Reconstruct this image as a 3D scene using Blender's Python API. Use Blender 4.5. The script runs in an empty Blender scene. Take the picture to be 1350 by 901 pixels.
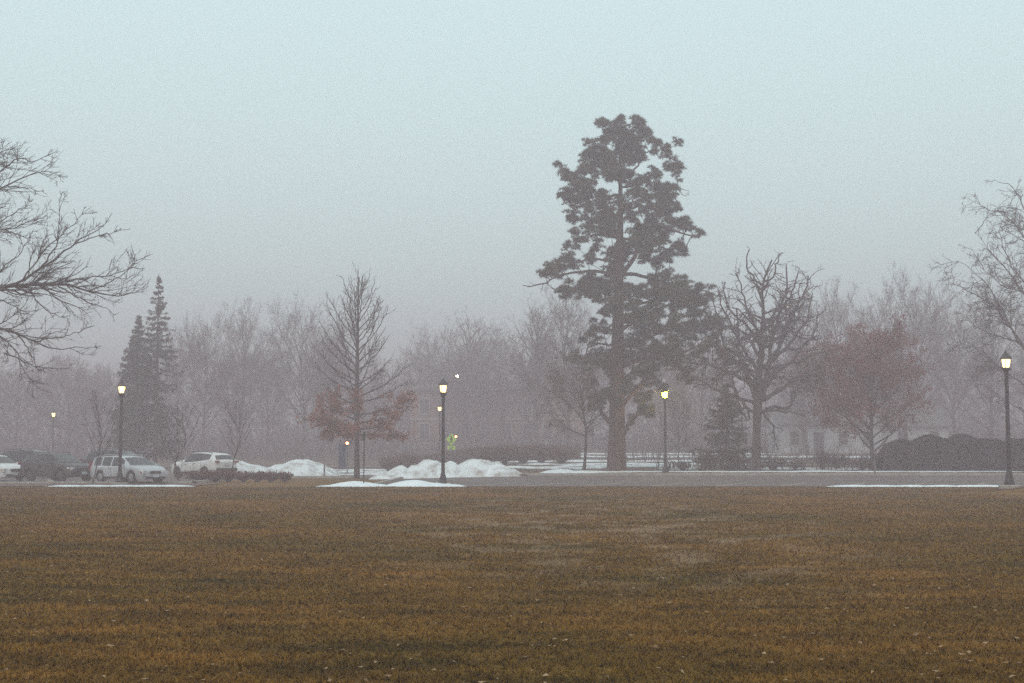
import bpy, math
import numpy as np
from mathutils import Vector, Matrix

# ---------------------------------------------------------------- camera, sky, sun, exposure
scene = bpy.context.scene
COL = scene.collection
F, CX, CY, HZ, EYE = 1833.0, 675.0, 450.5, 597.0, 1.6
PITCH = math.atan((HZ - CY) / F)
cd = bpy.data.cameras.new("camera")
cd.sensor_width = 36.0
cd.lens = F / 1350.0 * 36.0
cd.clip_end = 2000.0
cam = bpy.data.objects.new("camera", cd)
cam.location = (0, 0, EYE)
cam.rotation_euler = (math.radians(90) + PITCH, 0, 0)
COL.objects.link(cam)
scene.camera = cam

SUN_EL, SUN_AZ = 55.0, 200.0          # overcast: a broad weak sun, high in the cloud behind the camera
world = bpy.data.worlds.new("World")
scene.world = world
world.use_nodes = True
wn, wl = world.node_tree.nodes, world.node_tree.links
wn.clear()
sky = wn.new("ShaderNodeTexSky")
sky.sky_type = 'NISHITA'
sky.sun_disc = False
sky.sun_elevation = math.radians(SUN_EL)
sky.sun_rotation = math.radians(SUN_AZ)
sky.air_density = 2.0
sky.dust_density = 4.0
mixw = wn.new("ShaderNodeMixRGB")
mixw.inputs[0].default_value = 0.85
mixw.inputs[2].default_value = (6.0, 8.0, 8.15, 1)     # even cloud deck
bg = wn.new("ShaderNodeBackground")
bg.inputs[1].default_value = 0.109
wo = wn.new("ShaderNodeOutputWorld")
wl.new(sky.outputs[0], mixw.inputs[1])
wl.new(mixw.outputs[0], bg.inputs[0])
wl.new(bg.outputs[0], wo.inputs[0])
sl = bpy.data.lights.new("sun", 'SUN')
sl.energy = 1.0
sl.angle = math.radians(30)
sl.color = (1.0, 0.95, 0.9)
sun = bpy.data.objects.new("sun", sl)
el, az = math.radians(SUN_EL), math.radians(SUN_AZ)
sdir = Vector((math.sin(az) * math.cos(el), math.cos(az) * math.cos(el), math.sin(el)))
sun.rotation_euler = (-sdir).to_track_quat('-Z', 'Y').to_euler()
sun.location = (0, 0, 60)
COL.objects.link(sun)
vs = scene.view_settings
vs.view_transform = 'Standard'
vs.look = 'None'
vs.exposure = 0.35
vs.gamma = 1.0
vs.use_curve_mapping = False
cy = scene.cycles
cy.volume_bounces = 2
cy.max_bounces = 6
cy.diffuse_bounces = 2
cy.glossy_bounces = 2
cy.transparent_max_bounces = 4
cy.use_denoising = False           # the sampling grain stands in for the grain of the film
cy.sample_clamp_indirect = 4.0
HAZE_DENSITY = 0.0063
HAZE_COLOR = (0.80, 0.66, 0.705, 1)

# ---------------------------------------------------------------- helpers
def ray(px, py):
    u, v = (px - CX) / F, (CY - py) / F
    return np.array([u, math.cos(PITCH) - math.sin(PITCH) * v, math.sin(PITCH) + math.cos(PITCH) * v])
def at(px, py, Y):
    r = ray(px, py)
    return np.array([0, 0, EYE]) + r * (Y / r[1])
def sstep(a, b, x):
    t = np.clip((np.asarray(x, float) - a) / (b - a), 0, 1)
    return t * t * (3 - 2 * t)
def height(x, y):
    x = np.asarray(x, float); y = np.asarray(y, float)
    zr = np.clip(y - 66, 0, 19) * 0.0105 + np.clip((y - 85) / 0.2, 0, 1) * 0.12 + np.clip(y - 85.2, 0, 115) * 0.0205
    zl = np.clip(y - 100, 0, 110) * 0.0150
    s = sstep(-9, 1, x)
    z = zl * (1 - s) + zr * s
    z = z + 0.018 * np.sin(x * 0.33 + 1) * np.sin(y * 0.21) * sstep(64, 50, y)
    z = z + 0.24 * np.exp(-(((x - 20.0) / 1.1) ** 2 + ((y - 55.5) / 2.0) ** 2))
    return z
def gp(px, Y, dz=0.0):
    x = (px - CX) / F * (Y / (math.cos(PITCH) + math.sin(PITCH) * math.tan(PITCH))) / 1.0
    x = at(px, HZ + 30, Y)[0]
    return (x, Y, float(height(x, Y)) + dz)

def mesh_np(name, verts, faces, mat, parent=None, smooth=False, loc=None):
    """faces: list of int arrays (n,k)"""
    me = bpy.data.meshes.new(name)
    verts = np.asarray(verts, np.float32)
    me.vertices.add(len(verts))
    me.vertices.foreach_set("co", verts.ravel())
    faces = [np.asarray(f, np.int32) for f in faces if len(f)]
    nl = sum(f.size for f in faces)
    nf = sum(len(f) for f in faces)
    me.loops.add(nl)
    me.polygons.add(nf)
    me.loops.foreach_set("vertex_index", np.concatenate([f.ravel() for f in faces]))
    tot = np.concatenate([np.full(len(f), f.shape[1], np.int32) for f in faces])
    me.polygons.foreach_set("loop_start", np.concatenate([[0], np.cumsum(tot)[:-1]]).astype(np.int32))
    me.polygons.foreach_set("loop_total", tot)
    if smooth:
        me.polygons.foreach_set("use_smooth", np.ones(nf, bool))
    me.update(calc_edges=True)
    if isinstance(mat, (list, tuple)):
        for m in mat: me.materials.append(m)
    elif mat: me.materials.append(mat)
    o = bpy.data.objects.new(name, me)
    COL.objects.link(o)
    if parent: o.parent = parent
    if loc is not None: o.location = loc
    return o

class MB:
    """collects simple solids into one mesh"""
    def __init__(s): s.v = []; s.f = []
    def add(s, v, f):
        b = len(s.v)
        s.v += [tuple(map(float, p)) for p in v]
        s.f += [tuple(i + b for i in q) for q in f]
    def box(s, c, size, rz=0.0, taper=1.0):
        cx, cyy, cz = c; a, b, h = size[0] / 2, size[1] / 2, size[2] / 2
        v = []
        for sz, t in ((-1, 1.0), (1, taper)):
            for sx, sy in ((-1, -1), (1, -1), (1, 1), (-1, 1)):
                x, y = sx * a * t, sy * b * t
                v.append((cx + x * math.cos(rz) - y * math.sin(rz), cyy + x * math.sin(rz) + y * math.cos(rz), cz + sz * h))
        s.add(v, [(3, 2, 1, 0), (4, 5, 6, 7), (0, 1, 5, 4), (1, 2, 6, 5), (2, 3, 7, 6), (3, 0, 4, 7)])
    def lathe(s, prof, n=12, c=(0, 0, 0), axis='z'):
        v = []; f = []
        m = len(prof)
        for r, z in prof:
            for k in range(n):
                a = 2 * math.pi * k / n
                p = (r * math.cos(a), r * math.sin(a), z)
                if axis == 'y': p = (r * math.cos(a), z, r * math.sin(a))
                v.append((p[0] + c[0], p[1] + c[1], p[2] + c[2]))
        for i in range(m - 1):
            for k in range(n):
                q = (i * n + k, i * n + (k + 1) % n, (i + 1) * n + (k + 1) % n, (i + 1) * n + k)
                f.append(q if axis == 'z' else q[::-1])
        f.append(tuple(range(n))[::-1] if axis == 'z' else tuple(range(n)))
        top = tuple((m - 1) * n + k for k in range(n))
        f.append(top if axis == 'z' else top[::-1])
        s.add(v, f)
    def tube(s, pts, r, n=6):
        pts = [Vector(p) for p in pts]
        if not isinstance(r, (list, tuple)): r = [r] * len(pts)
        v = []; f = []
        for i, p in enumerate(pts):
            d = (pts[min(i + 1, len(pts) - 1)] - pts[max(i - 1, 0)]).normalized()
            ref = Vector((0, 0, 1)) if abs(d.z) < .9 else Vector((1, 0, 0))
            a = d.cross(ref).normalized(); b = d.cross(a)
            for k in range(n):
                t = 2 * math.pi * k / n
                v.append(p + (a * math.cos(t) + b * math.sin(t)) * r[i])
        for i in range(len(pts) - 1):
            for k in range(n):
                f.append((i * n + k, i * n + (k + 1) % n, (i + 1) * n + (k + 1) % n, (i + 1) * n + k))
        f.append(tuple(range(n))[::-1]); f.append(tuple((len(pts) - 1) * n + k for k in range(n)))
        s.add(v, f)
    def build(s, name, mat, parent=None, smooth=False, angle=None):
        me = bpy.data.meshes.new(name)
        me.from_pydata(s.v, [], s.f)
        me.materials.append(mat)
        if smooth:
            me.polygons.foreach_set("use_smooth", np.ones(len(me.polygons), bool))
            me.update()
            me.set_sharp_from_angle(angle=math.radians(angle or 35))
        me.update()
        o = bpy.data.objects.new(name, me)
        COL.objects.link(o)
        if parent: o.parent = parent
        return o

def tag(o, label, cat=None, group=None, kind=None):
    if label: o["label"] = label
    if cat: o["category"] = cat
    if group: o["group"] = group
    if kind: o["kind"] = kind
    return o
def empty(name, loc=(0, 0, 0), rz=0.0, label=None, cat=None, group=None):
    o = bpy.data.objects.new(name, None)
    COL.objects.link(o)
    o.location = loc; o.rotation_euler = (0, 0, rz)
    o.empty_display_size = 0.3
    return tag(o, label, cat, group)
def copy_tree(root, label, group=None):
    c = root.copy(); COL.objects.link(c)
    c["label"] = label
    if group: c["group"] = group
    for ch in list(root.children):
        d = ch.copy(); COL.objects.link(d); d.parent = c
        for g in list(ch.children):
            e = g.copy(); COL.objects.link(e); e.parent = d
    return c

# ---------------------------------------------------------------- materials
def mat(name, c1, c2=None, scale=3.0, rough=0.85, detail=6.0, bump=0.0, bscale=None, metal=0.0, spec=0.3, stretch=None, lo=0.35, hi=0.65, coat=0.0):
    m = bpy.data.materials.new(name); m.use_nodes = True
    n, l = m.node_tree.nodes, m.node_tree.links
    b = n["Principled BSDF"]
    b.inputs["Roughness"].default_value = rough
    b.inputs["Metallic"].default_value = metal
    b.inputs["Specular IOR Level"].default_value = spec
    b.inputs["Coat Weight"].default_value = coat
    tc = n.new("ShaderNodeTexCoord"); mp = n.new("ShaderNodeMapping")
    l.new(tc.outputs["Object"], mp.inputs[0])
    if stretch: mp.inputs["Scale"].default_value = stretch
    if c2 is None: c2 = tuple(c * 0.82 for c in c1)
    nz = n.new("ShaderNodeTexNoise"); nz.inputs["Scale"].default_value = scale; nz.inputs["Detail"].default_value = detail
    l.new(mp.outputs[0], nz.inputs["Vector"])
    cr = n.new("ShaderNodeValToRGB")
    cr.color_ramp.elements[0].position = lo; cr.color_ramp.elements[1].position = hi
    cr.color_ramp.elements[0].color = (*c1, 1); cr.color_ramp.elements[1].color = (*c2, 1)
    l.new(nz.outputs[0], cr.inputs[0]); l.new(cr.outputs[0], b.inputs["Base Color"])
    if bump:
        nb = n.new("ShaderNodeTexNoise"); nb.inputs["Scale"].default_value = bscale or scale * 4; nb.inputs["Detail"].default_value = 5
        l.new(mp.outputs[0], nb.inputs["Vector"])
        bp = n.new("ShaderNodeBump"); bp.inputs["Strength"].default_value = bump; bp.inputs["Distance"].default_value = 0.05
        l.new(nb.outputs[0], bp.inputs["Height"]); l.new(bp.outputs[0], b.inputs["Normal"])
    return m
def emit(name, col, strength):
    m = bpy.data.materials.new(name); m.use_nodes = True
    b = m.node_tree.nodes["Principled BSDF"]
    b.inputs["Base Color"].default_value = (*col, 1)
    b.inputs["Emission Color"].default_value = (*col, 1)
    b.inputs["Emission Strength"].default_value = strength
    return m

M = {}
M['bark'] = mat('bark', (.04, .028, .026), (.065, .048, .043), 6, .9, bump=.6, stretch=(1, 1, .25))
M['bark_pale'] = mat('bark_pale', (.09, .075, .065), (.13, .115, .1), 5, .9, bump=.4, stretch=(1, 1, .3))
M['pine_bark'] = mat('pine_bark', (.06, .033, .026), (.10, .058, .042), 4, .9, bump=.9, stretch=(1, 1, .3))
M['twig'] = mat('twig', (.045, .03, .03), (.07, .05, .048), 2, .9)
M['twig_red'] = mat('twig_red', (.09, .038, .036), (.12, .055, .05), 2, .9)
M['needle'] = mat('pine_needles', (.045, .055, .03), (.095, .085, .045), .9, .8, lo=.4, hi=.62)
M['spruce'] = mat('spruce_needles', (.03, .045, .032), (.05, .065, .045), 1.2, .85)
M['leaf_brown'] = mat('dead_oak_leaves', (.22, .058, .025), (.30, .105, .045), 2.5, .8)
M['leaf_red'] = mat('russet_leaves', (.17, .034, .027), (.21, .055, .038), 1.0, .8)
M['leaf_tan'] = mat('tan_leaves', (.12, .075, .05), (.17, .11, .07), 1.5, .8)
M['shrub_red'] = mat('shrub_twigs', (.10, .04, .032), (.16, .075, .05), 4, .9)
M['hedge'] = mat('hedge_leaves', (.016, .016, .020), (.03, .028, .03), 2, .8)
M['snow'] = mat('snow', (.82, .86, .88), (.72, .77, .8), 1.5, .7, bump=.4, bscale=5)
M['snow_dirty'] = mat('old_snow', (.78, .82, .83), (.34, .29, .25), 1.6, .8, detail=12, bump=1.0, bscale=4, lo=.44, hi=.74)
M['concrete'] = mat('concrete', (.42, .38, .33), (.3, .27, .235), 2.5, .9, bump=.3)
M['paint_line'] = mat('worn_paint', (.6, .5, .36), (.4, .33, .25), 3, .8)
M['mulch'] = mat('mulch', (.11, .065, .05), (.17, .12, .1), 3, .95, bump=.9, bscale=14)
M['lamp_metal'] = mat('lamp_metal', (.022, .018, .02), (.035, .028, .03), 4, .5, spec=.4)
M['lamp_glass'] = emit('lamp_glass', (1.0, .70, .30), 3.4)
M['lamp_glass_bright'] = emit('bright_lamp_glass', (1.0, .76, .009), 170)
M['lamp_glass_far'] = emit('street_lamp_glass', (1.0, .85, .55), 40)
M['red_lamp'] = emit('red_lamp', (1.0, .28, .12), 14)
M['glass'] = mat('car_glass', (.02, .022, .025), (.028, .03, .034), 1, .12, spec=.45)
M['tyre'] = mat('tyre', (.018, .017, .017), (.03, .028, .027), 8, .9)
M['rim'] = mat('wheel_rim', (.42, .42, .43), (.3, .3, .31), 5, .35, metal=.6)
M['rim_dark'] = mat('dark_rim', (.1, .1, .105), (.07, .07, .075), 5, .4, metal=.6)
M['trim'] = mat('black_trim', (.025, .024, .025), (.04, .038, .038), 4, .6)
M['chrome'] = mat('chrome_trim', (.55, .55, .57), (.4, .4, .42), 6, .25, metal=.9)
M['head'] = mat('headlight_lens', (.62, .62, .6), (.45, .45, .44), 9, .15, spec=.8)
M['tail'] = mat('tail_lens', (.28, .03, .025), (.2, .02, .02), 6, .2, spec=.7)
M['amber'] = mat('amber_lens', (.5, .16, .04), (.4, .12, .03), 6, .2)
M['plate'] = mat('plate', (.6, .62, .65), (.5, .52, .55), 6, .5)
M['silver'] = mat('silver_paint', (.50, .51, .53), (.44, .45, .47), .7, .32, metal=.15, coat=.4)
M['white_car'] = mat('white_paint', (.74, .74, .73), (.64, .63, .62), .8, .35, coat=.4)
M['white_suv'] = mat('pearl_paint', (.78, .77, .75), (.68, .67, .64), .8, .35, coat=.4)
M['dark_car'] = mat('dark_paint', (.035, .028, .03), (.055, .046, .047), .8, .45, coat=.15)
M['black_car'] = mat('black_paint', (.028, .026, .03), (.04, .038, .042), .8, .3, coat=.5)
M['sign_green'] = mat('sign_yellow_green', (.50, .72, .10), (.42, .64, .09), 3, .5)
M['sign_black'] = mat('sign_black', (.02, .02, .02), None, 3, .6)
M['sign_blue'] = mat('panel_blue', (.03, .045, .085), (.045, .06, .1), 3, .6)
M['galv'] = mat('galvanised', (.2, .19, .19), (.14, .135, .135), 5, .5, metal=.4)
M['rock'] = mat('field_stone', (.42, .36, .33), (.28, .24, .22), 5, .9, bump=.6)
M['siding'] = mat('pale_siding', (.5, .5, .5), (.42, .42, .42), 1.0, .8)
M['roof'] = mat('shingle_roof', (.12, .11, .11), (.17, .16, .155), 3, .9)
M['brick'] = mat('brick_wall', (.2, .11, .085), (.28, .17, .13), 2, .9)
M['stone'] = mat('stone_trim', (.42, .4, .37), (.34, .32, .3), 2, .9)

def ground_material(name, lawn):
    m = bpy.data.materials.new(name); m.use_nodes = True
    n, l = m.node_tree.nodes, m.node_tree.links
    b = n["Principled BSDF"]; b.inputs["Roughness"].default_value = .95; b.inputs["Specular IOR Level"].default_value = .15
    tc = n.new("ShaderNodeTexCoord")
    def noise(scale, stretch=(1, 1, 1), detail=6, rough=.55):
        mp = n.new("ShaderNodeMapping"); mp.inputs["Scale"].default_value = stretch
        l.new(tc.outputs["Object"], mp.inputs[0])
        z = n.new("ShaderNodeTexNoise"); z.inputs["Scale"].default_value = scale; z.inputs["Detail"].default_value = detail; z.inputs["Roughness"].default_value = rough
        l.new(mp.outputs[0], z.inputs["Vector"]); return z.outputs[0]
    def ramp(src, stops):
        r = n.new("ShaderNodeValToRGB"); e = r.color_ramp.elements
        while len(e) < len(stops): e.new(.5)
        for k, (p, c) in enumerate(stops):
            e[k].position = p; e[k].color = (*c, 1) if len(c) == 3 else c
        l.new(src, r.inputs[0]); return r.outputs[0]
    def mix(f, a, c, mode='MIX'):
        x = n.new("ShaderNodeMixRGB"); x.blend_type = mode
        for i, s in ((0, f), (1, a), (2, c)):
            if isinstance(s, (int, float)): x.inputs[i].default_value = s
            elif isinstance(s, tuple): x.inputs[i].default_value = (*s, 1)
            else: l.new(s, x.inputs[i])
        return x.outputs[0]
    big = ramp(noise(.16, (1, 1, 1), 4), [(.35, (.205, .098, .018)), (.52, (.152, .080, .013)), (.68, (.10, .066, .010))])
    mid = ramp(noise(1.3, (.38, 1.3, 1), 8, .7), [(.32, (.38, .42, .45)), (.5, (.95, .95, .95)), (.70, (1.6, 1.5, 1.45))])
    c = mix(1.0, big, mid, 'MULTIPLY')
    fine = ramp(noise(22, (.6, 1.2, 1), 4, .7), [(.3, (.55, .55, .55)), (.7, (1.5, 1.5, 1.5))])
    c = mix(.8, c, mix(1.0, c, fine, 'MULTIPLY'))
    # pale matted straw, a worn patch in the middle of the lawn
    sx = n.new("ShaderNodeSeparateXYZ"); l.new(tc.outputs["Object"], sx.inputs[0])
    def gauss(sock, c0, w):
        a = n.new("ShaderNodeMath"); a.operation = 'SUBTRACT'; l.new(sock, a.inputs[0]); a.inputs[1].default_value = c0
        d = n.new("ShaderNodeMath"); d.operation = 'DIVIDE'; l.new(a.outputs[0], d.inputs[0]); d.inputs[1].default_value = w
        e = n.new("ShaderNodeMath"); e.operation = 'MULTIPLY'; l.new(d.outputs[0], e.inputs[0]); l.new(d.outputs[0], e.inputs[1])
        return e.outputs[0]
    ad = n.new("ShaderNodeMath"); ad.operation = 'ADD'; l.new(gauss(sx.outputs[0], 2.0, 4.5), ad.inputs[0]); l.new(gauss(sx.outputs[1], 34, 17), ad.inputs[1])
    iv = n.new("ShaderNodeMapRange"); iv.inputs[1].default_value = 0; iv.inputs[2].default_value = 1.6; iv.inputs[3].default_value = 1; iv.inputs[4].default_value = 0
    l.new(ad.outputs[0], iv.inputs[0])
    st = ramp(noise(1.5, (.6, .45, 1), 5, .6), [(.50, (0, 0, 0)), (.62, (1, 1, 1))])
    mk = n.new("ShaderNodeMath"); mk.operation = 'MULTIPLY'; l.new(st, mk.inputs[0]); l.new(iv.outputs[0], mk.inputs[1])
    mk2 = n.new("ShaderNodeMath"); mk2.operation = 'MULTIPLY'; l.new(mk.outputs[0], mk2.inputs[0]); mk2.inputs[1].default_value = .8
    c = mix(mk2.outputs[0], c, (.33, .23, .15))
    if not lawn:
        # beyond the road: leaf litter and thin grass
        fr = n.new("ShaderNodeMapRange"); fr.inputs[1].default_value = 84; fr.inputs[2].default_value = 90
        l.new(sx.outputs[1], fr.inputs[0])
        wild = ramp(noise(.6, (1, 1, 1), 8, .65), [(.35, (.075, .055, .045)), (.55, (.13, .09, .065)), (.7, (.19, .15, .12))])
        c = mix(fr.outputs[0], c, wild)
    l.new(c, b.inputs["Base Color"])
    if not lawn:
        bp = n.new("ShaderNodeBump"); bp.inputs["Strength"].default_value = .8; bp.inputs["Distance"].default_value = .06
        l.new(noise(9, (1, 1, 1), 6, .7), bp.inputs["Height"]); l.new(bp.outputs[0], b.inputs["Normal"])
    return m
M['ground'] = ground_material('lawn_ground', False)
M['blade'] = ground_material('grass_blades', True)
def asphalt():
    m = mat('asphalt', (.105, .078, .072), (.15, .115, .105), .5, .75, detail=9, bump=.25, bscale=30, stretch=(.5, 1.4, 1), spec=.35)
    return m
M['asphalt'] = asphalt()

# ---------------------------------------------------------------- terrain
xs = np.unique(np.round(np.concatenate([np.arange(-360, -60, 12), np.arange(-60, 60.1, .5), np.arange(60, 361, 12)]), 3))
ys = np.unique(np.round(np.concatenate([np.arange(-60, 4, 4), np.arange(4, 66, 1.0), [65.5], np.arange(66, 85, .5), [85, 85.1, 85.2], np.arange(85.5, 112, .5), np.arange(112, 260, 4), np.arange(260, 481, 20)]), 3))
X, Y = np.meshgrid(xs, ys)
Z = height(X, Y)
nx, ny = len(xs), len(ys)
idx = np.arange(nx * ny).reshape(ny, nx)
quads = np.stack([idx[:-1, :-1], idx[:-1, 1:], idx[1:, 1:], idx[1:, :-1]], -1).reshape(-1, 4)
V = np.stack([X, Y, Z], -1).reshape(-1, 3)
g = mesh_np('ground', V, [quads], M['ground'], smooth=True)
tag(g, None, kind='structure')
def sheet(name, mask, dz, m):
    cxm = (X[:-1, :-1] + X[1:, 1:]) / 2; cym = (Y[:-1, :-1] + Y[1:, 1:]) / 2
    k = mask(cxm, cym).ravel()
    q = quads[k]
    u, inv = np.unique(q, return_inverse=True)
    v = V[u].copy(); v[:, 2] += dz
    o = mesh_np(name, v, [inv.reshape(-1, 4)], m, smooth=True)
    tag(o, None, kind='structure'); return o
sheet('road', lambda x, y: ((x > -6.5) & (x < 75) & (y > 65.5) & (y < 85.0)), .02, M['asphalt'])
sheet('parking_lot', lambda x, y: (((x < -16.5) & (x > -75) & (y > 72) & (y < 108)) | ((x >= -16.5) & (x < -6.5) & (y > 88) & (y < 108)) | ((x >= -6.5) & (x < 0) & (y > 85.2) & (y < 108))), .02, M['asphalt'])
sheet('planting_bed', lambda x, y: (x < -15) & (x > -75) & (y > 65.5) & (y < 72), .03, M['mulch'])
sheet('far_road', lambda x, y: (x > -75) & (x < 110) & (y > 118) & (y < 126), .05, M['asphalt'])
def kerb(name, pts, w=.16, hgt=.13):
    """kerb following the ground along a polyline"""
    v = []; f = []
    P = []
    for (a, b) in zip(pts[:-1], pts[1:]):
        d = math.dist(a, b); n = max(2, int(d / 1.0))
        for k in range(n): P.append((a[0] + (b[0] - a[0]) * k / n, a[1] + (b[1] - a[1]) * k / n))
    P.append(pts[-1])
    for i, p in enumerate(P):
        q0, q1 = P[max(i - 1, 0)], P[min(i + 1, len(P) - 1)]
        dx, dy = q1[0] - q0[0], q1[1] - q0[1]; L = math.hypot(dx, dy)
        nxv, nyv = -dy / L, dx / L
        z = float(min(height(p[0], p[1]), height(p[0], p[1] - .15)))
        for (o_, zz) in ((-w / 2, z - .1), (-w / 2 + .01, z + hgt), (w / 2, z + hgt + .01), (w / 2, z - .1)):
            v.append((p[0] + nxv * o_, p[1] + nyv * o_, zz))
    for i in range(len(P) - 1):
        for k in range(4):
            f.append((i * 4 + k, i * 4 + (k + 1) % 4, (i + 1) * 4 + (k + 1) % 4, (i + 1) * 4 + k))
    me = bpy.data.meshes.new(name); me.from_pydata(v, [], f); me.materials.append(M['concrete'])
    o = bpy.data.objects.new(name, me); COL.objects.link(o)
    tag(o, None, kind='structure')
    return o
kerb('kerb', [(.2, 85.05), (74, 85.05)], .3, .15)
kerb('kerb', [(-16.4, 72.2), (-16.4, 87.9), (-6.6, 87.9), (-6.6, 66)], .22, .13)
kerb('kerb', [(-74, 72.0), (-16.5, 72.0)], .2, .1)
# painted stall lines at the near side of the road
lb = MB()
for px in (622, 694, 772, 858, 943, 1028, 1112, 1196, 1280, 1364):
    a = gp(px, 66.3); 
    for k in range(6):
        t0, t1 = k / 6, (k + 1) / 6
        xa, ya = a[0] + 2.1 * t0, 66.0 + 4.6 * t0; xb, yb = a[0] + 2.1 * t1, 66.0 + 4.6 * t1
        w = .06
        lb.add([(xa - w, ya, height(xa, ya) + .026), (xa + w, ya, height(xa, ya) + .026), (xb + w, yb, height(xb, yb) + .026), (xb - w, yb, height(xb, yb) + .026)], [(0, 1, 2, 3)])
o = lb.build('road_marking', M['paint_line']); tag(o, None, kind='structure')

# ---------------------------------------------------------------- grass blades and fallen leaves
rng = np.random.default_rng(5)
def make_blades(n):
    u = rng.random(n)
    a, b, e = 8.2, 65.3, 1.25
    y = (a ** (1 - e) + u * (b ** (1 - e) - a ** (1 - e))) ** (1 / (1 - e))
    x = (rng.random(n) * 2 - 1) * (.385 * y + 1.6)
    # tufts: pull towards jittered cell centres
    cs = .11 + y * .0015
    cs = .12; gy = np.floor(y / cs); sh = np.modf(np.abs(np.sin(gy * 91.17) * 7919.77))[0]; x = x + sh * cs; gx = np.floor(x / cs)
    hx = np.modf(np.abs(np.sin(gx * 12.9898 + gy * 78.233) * 43758.5453))[0]
    hy = np.modf(np.abs(np.sin(gx * 39.346 + gy * 11.135) * 24634.6345))[0]
    k = rng.random(n) * .5
    x = x * (1 - k) + (gx + hx) * cs * k; y = y * (1 - k) + (gy + hy) * cs * k; x = x - sh * cs
    z = height(x, y)
    ht = (.014 + .026 * rng.random(n)) * (.55 + .9 * hx) * (1 + y * .006)
    wd = (.003 + .003 * rng.random(n)) * (1 + y * .055)
    an = rng.random(n) * 6.283; ln = rng.normal(0, 1, (n, 2)) * .028 * (1 + y[:, None] * .01)
    v = np.empty((n, 3, 3), np.float32)
    v[:, 0] = np.stack([x - np.cos(an) * wd, y - np.sin(an) * wd, z - .005], -1)
    v[:, 1] = np.stack([x + np.cos(an) * wd, y + np.sin(an) * wd, z - .005], -1)
    v[:, 2] = np.stack([x + ln[:, 0], y + ln[:, 1], z + ht], -1)
    return v.reshape(-1, 3)
NB = 620000
gr = mesh_np('grass', make_blades(NB), [np.arange(NB * 3).reshape(-1, 3)], M['blade'])
tag(gr, 'short dry brown and olive winter grass covering the lawn', 'grass', kind='stuff')

def leaf_cards(P, size, rng, flat=False, curl=.25):
    """random small folded leaves at points P -> verts, faces"""
    n = len(P)
    a = rng.normal(size=(n, 3)); 
    if flat: a[:, 2] *= .12
    a /= np.linalg.norm(a, axis=1, keepdims=True) + 1e-9
    r = rng.normal(size=(n, 3))
    if flat: r[:, 2] *= .12
    b = np.cross(a, np.cross(a, r)) if not flat else r
    b -= a * np.sum(a * b, 1, keepdims=True)
    b /= np.linalg.norm(b, axis=1, keepdims=True) + 1e-9
    c = np.cross(a, b)
    s = size * (.6 + .8 * rng.random((n, 1)))
    v = np.stack([P - a * s, P + b * s * .55 + c * s * curl, P + a * s, P - b * s * .55 + c * s * curl], 1)
    return v.reshape(-1, 3), np.arange(n * 4).reshape(-1, 4)
n = 1300
yy = 8.6 + 52 * rng.random(n) ** 1.5; xx = (rng.random(n) * 2 - 1) * (.385 * yy + 1)
P = np.stack([xx, yy, height(xx, yy) + .045], -1)
v, f = leaf_cards(P, .024, rng, flat=True)
o = mesh_np('fallen_leaves', v, [f], mat('fallen_leaf', (.2, .11, .055), (.36, .24, .14), 1.3, .8)); tag(o, 'curled tan fallen leaves scattered over the lawn', 'leaf litter', kind='stuff')

# ---------------------------------------------------------------- snow
def vnoise(x, y, seed=0, oct=4):
    r = np.random.default_rng(seed); out = 0; amp = 1
    for k in range(oct):
        for j in range(3):
            a = r.random() * 6.28; fq = 2 ** k * (.8 + .5 * r.random())
            out = out + amp * np.sin(fq * (x * math.cos(a) + y * math.sin(a)) + r.random() * 6.28) / 3
        amp *= .55
    return out
def snow(name, lobes, m, label, res=.09, rough=.05, seed=1, edge=.25, fq=2.2, group=None, kind=None):
    """lobes: (x, y, rx, ry, h): a heaped surface draped on the ground"""
    L = np.array(lobes)
    x0, x1 = (L[:, 0] - L[:, 2]).min() - .3, (L[:, 0] + L[:, 2]).max() + .3
    y0, y1 = (L[:, 1] - L[:, 3]).min() - .3, (L[:, 1] + L[:, 3]).max() + .3
    ax = np.linspace(x0, x1, max(8, int((x1 - x0) / res))); ay = np.linspace(y0, y1, max(8, int((y1 - y0) / res)))
    A, B = np.meshgrid(ax, ay)
    H = np.full(A.shape, -.3)
    wob = vnoise(A * fq, B * fq, seed) * edge
    for (cx, cyy, rx, ry, h) in lobes:
        r2 = ((A - cx) / rx) ** 2 + ((B - cyy) / ry) ** 2
        r2 = r2 * (1 + wob * .6)
        H = np.maximum(H, h * (1 - r2) ** 1 * np.where(r2 < 1, 1, .3))
    H = np.where(H > 0, H + rough * (vnoise(A * 3.1, B * 3.1, seed + 3, 6) + .5 * np.abs(vnoise(A * 8, B * 8, seed + 9, 3))) * np.clip(H / .2, 0, 1), H)
    Zs = height(A, B) + np.clip(H, -.06, None) + .02
    keep = np.maximum.reduce([H[:-1, :-1], H[1:, :-1], H[:-1, 1:], H[1:, 1:]]) > 0
    ii = np.arange(A.size).reshape(A.shape)
    q = np.stack([ii[:-1, :-1], ii[:-1, 1:], ii[1:, 1:], ii[1:, :-1]], -1)[keep]
    u, inv = np.unique(q, return_inverse=True)
    vv = np.stack([A, B, Zs], -1).reshape(-1, 3)[u]
    o = mesh_np(name, vv, [inv.reshape(-1, 4)], m, smooth=True)
    tag(o, label, 'snow', group, kind)
    return o
def lobe(px, Yd, half_px, depth, h):
    k = Yd / F
    return (at(px, HZ + 30, Yd)[0], Yd, half_px * k, depth, h)
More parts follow.
